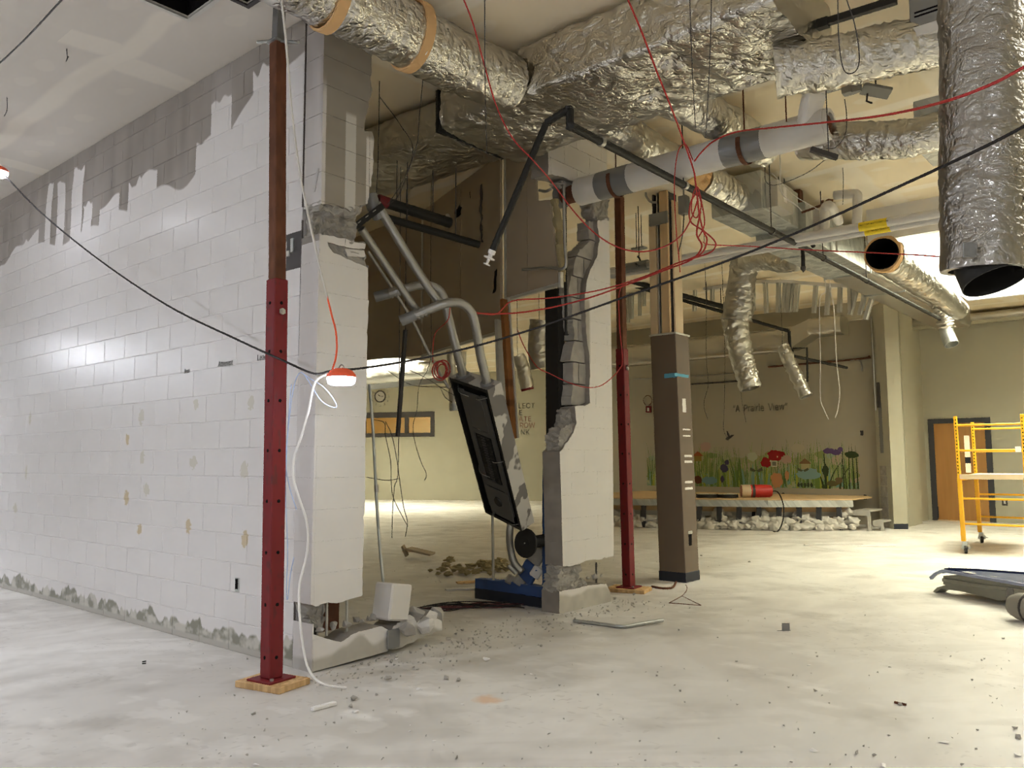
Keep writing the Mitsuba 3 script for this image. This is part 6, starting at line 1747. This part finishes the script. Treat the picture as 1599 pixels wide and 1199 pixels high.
for i in range(16):
    pts = [lies(652 + rw_.uniform(-20, 20), 955 + rw_.uniform(-5, 3)), lies(700 + rw_.uniform(-10, 10), 950 + rw_.uniform(-8, 6)), lies(750 + rw_.uniform(-10, 10), 947 + rw_.uniform(-6, 6)), lies(800 + rw_.uniform(-20, 20), 946 + rw_.uniform(-6, 8))]
    WBm.append(tube([p + [0, 0, .008 + .004 * (i % 4)] for p in pts], .005, 5, 6))
wb = thing('wire_bundle', 'bundle of dark red and black wires lying on the floor in the opening', 'wires')
for i, m in enumerate(WBm):
    add('wire', m, 'm_wiredark' if i % 2 == 0 else 'm_cable', wb, smooth=True)
for px, py, a_, l, w, mt_, lab in ((1303, 851, .1, .95, .05, 'm_whitepipe', 'long pale strip on the floor before the stage'), (1370, 853, .06, .6, .03, 'm_white', 'short white strip on the floor right of the pale strip'), (719, 922, .2, .30, .09, 'm_whitepipe', 'flat pale board piece on the floor left of the blue wall stub'), (645, 862, .1, .32, .03, 'm_plank', 'narrow pale lath on the floor of the back room'), (736, 911, .3, .3, .10, 'm_wood', 'thin brown board piece before the blue wall stub')):
    q = lies(px, py)
    ux = RT * [1, 1, 0]
    ux /= np.linalg.norm(ux)
    uu = ux * math.cos(a_) + np.array([-ux[1], ux[0], 0]) * math.sin(a_)
    add('board_piece', frame_box(q - uu * l / 2, uu, np.array([-uu[1], uu[0], 0]), np.array([0, 0, 1.0]), l, w, .018, .004), mt_, label=lab, cat='board')
q = lies(640, 873)
k = thing('broken_panel', 'broken brown panel piece propped on the floor of the back room', 'rubble')
add('piece', [rot_mesh(box((-.18, -.12, 0), (.18, .12, .03), .006), rz(.5) @ np.array([[.97, 0, .2], [0, 1, 0], [-.2, 0, .97]]), q + [.1, .1, .09]), rot_mesh(box((-.08, -.10, 0), (.08, .10, .03), .006), rz(.7) @ np.array([[.4, 0, .9], [0, 1, 0], [-.9, 0, .4]]), q + [-.12, 0, .10])], 'm_brown', k)
CLP = [(702, 880, .06), (690, 893, .05), (710, 893, .055), (722, 896, .06), (735, 889, .06), (742, 897, .05), (752, 886, .07), (760, 893, .06), (772, 888, .07), (781, 884, .075), (700, 900, .045), (728, 899, .05), (790, 893, .06), (697, 886, .05), (717, 886, .035), (748, 893, .04), (766, 899, .035), (777, 893, .05), (684, 898, .03), (672, 893, .025), (764, 883, .05), (786, 887, .05)]
for i, (px, py, s) in enumerate(CLP):
    q = lies(px, py)
    ico = trimesh.creation.icosphere(3, s)
    v = ico.vertices * (1 + (meshkit.fbm(ico.vertices * 34 + i * 3, 4, i) - .5)[:, None] * 2.2) * [1, 1, .55]
    m = trimesh.Trimesh(v + [q[0], q[1], 0], ico.faces, process=False)
    m.apply_translation((0, 0, .001 - m.bounds[0][2]))
    add('insulation_clump', m, 'm_batt', label='tan clump of torn insulation on the floor behind the blue wall stub', cat='insulation', group='insulation clumps on the floor')
CH = [(697, 1061, .03), (607, 1063, .03), (551, 1094, .028), (548, 1105, .018), (588, 1086, .016), (473, 1063, .022), (716, 1064, .022), (545, 1020, .018), (905, 974, .03), (858, 976, .02), (1273, 1079, .02), (1406, 1101, .022), (1584, 1139, .018), (1590, 1153, .02), (1063, 1080, .012), (1276, 1026, .013), (1389, 1042, .014), (1339, 1178, .018), (1366, 1182, .014), (713, 1186, .015), (396, 1117, .016), (1150, 1034, .012), (740, 1005, .02), (700, 1000, .025), (712, 991, .022), (690, 1005, .02), (722, 985, .02), (960, 936, .03), (948, 955, .02), (990, 930, .025), (1077, 950, .015), (845, 1010, .015), (612, 1035, .02), (640, 1020, .02), (665, 1010, .022), (1095, 868, .02), (1170, 878, .02), (1060, 985, .012), (1567, 998, .016), (1600, 905, .01)]
for i, (px, py, s) in enumerate(CH):
    q = lies(px, py)
    m = rock((0, 0, 0), s, 500 + i, 11, .8)
    m.apply_translation((q[0], q[1], -m.bounds[0][2] + .0005))
    add('concrete_crumb', m, 'm_concrete', label='small grey crumb of concrete lying on the floor', cat='rubble', group='concrete crumbs on the floor')
for i, (px, py, s) in enumerate(((653, 1077, .028), (556, 1113, .03), (757, 1032, .04), (620, 1030, .022), (1271, 1173, .025), (1381, 1198, .03), (1474, 1160, .03), (678, 1158, .012), (640, 1142, .014), (640, 1133, .01), (400, 1195, .02), (1590, 1180, .03), (830, 1053, .02), (1263, 1039, .02), (722, 1100, .015))):
    q = lies(px, py)
    m = rock((0, 0, 0), s, 600 + i, 10, .35)
    m.apply_translation((q[0], q[1], -m.bounds[0][2] + .0005))
    add('plaster_flake', m, 'm_white', label='white flake of plaster lying on the floor', cat='rubble', group='plaster flakes on the floor')
k = thing('paint_chip', 'white chip of block face with brown break lying before the left pier', 'rubble')
a_, b_ = lies(487, 1111), lies(524, 1101)
add('chip', beam(a_ + [0, 0, .012], b_ + [0, 0, .012], .03, .02, bev=.004), 'm_white', k)
add('broken_edge', rock(lies(500, 1107) + [0, 0, .008], .018, 3), 'm_ply', k)
add('nail', [tube([lies(222, 1034) + [0, 0, .004], lies(228, 1033) + [0, 0, .004]], .004, 6), tube([lies(222, 1037) + [0, 0, .004], lies(228, 1036.5) + [0, 0, .004]], .004, 6)], 'm_black', label='two short dark bits lying together on the floor before the left wall', cat='scrap metal')
add('wood_splinter', beam(lies(1397, 1098) + [0, 0, .006], lies(1415, 1102) + [0, 0, .006], .012, .01), 'm_rust', label='short brown splinter lying on the floor at the lower right', cat='splinter')
gm = []
rg = np.random.default_rng(77)
for i in range(900):
    w = rg.random()
    if w < .5:
        x, y = rg.normal(.12, .22), rg.uniform(-.2, 3.6)
        if -.22 < x < .02 and (y < 1.45 or y > 2.5):
            x = rg.uniform(.03, .35)
    elif w < .75:
        x, y = rg.uniform(-3.5, -.3), rg.uniform(.6, 6.5)
    else:
        p = lies(rg.uniform(250, 1599), rg.uniform(950, 1199))
        x, y = p[0], p[1]
    if y > -.05 and y < .25 and x < .02:
        continue
    s = rg.uniform(.003, .010) * (1 if w > .5 else 1.3)
    v = rg.normal(size=(6, 3)); v /= np.linalg.norm(v, axis=1)[:, None]
    m = trimesh.convex.convex_hull(v * s * [1, 1, .7])
    m.apply_translation((x, y, -m.bounds[0][2] + .0003))
    gm.append(m)
add('gravel', gm, 'm_concrete', label='scattered grit and crumbs over the floor', cat='rubble', kind='stuff')
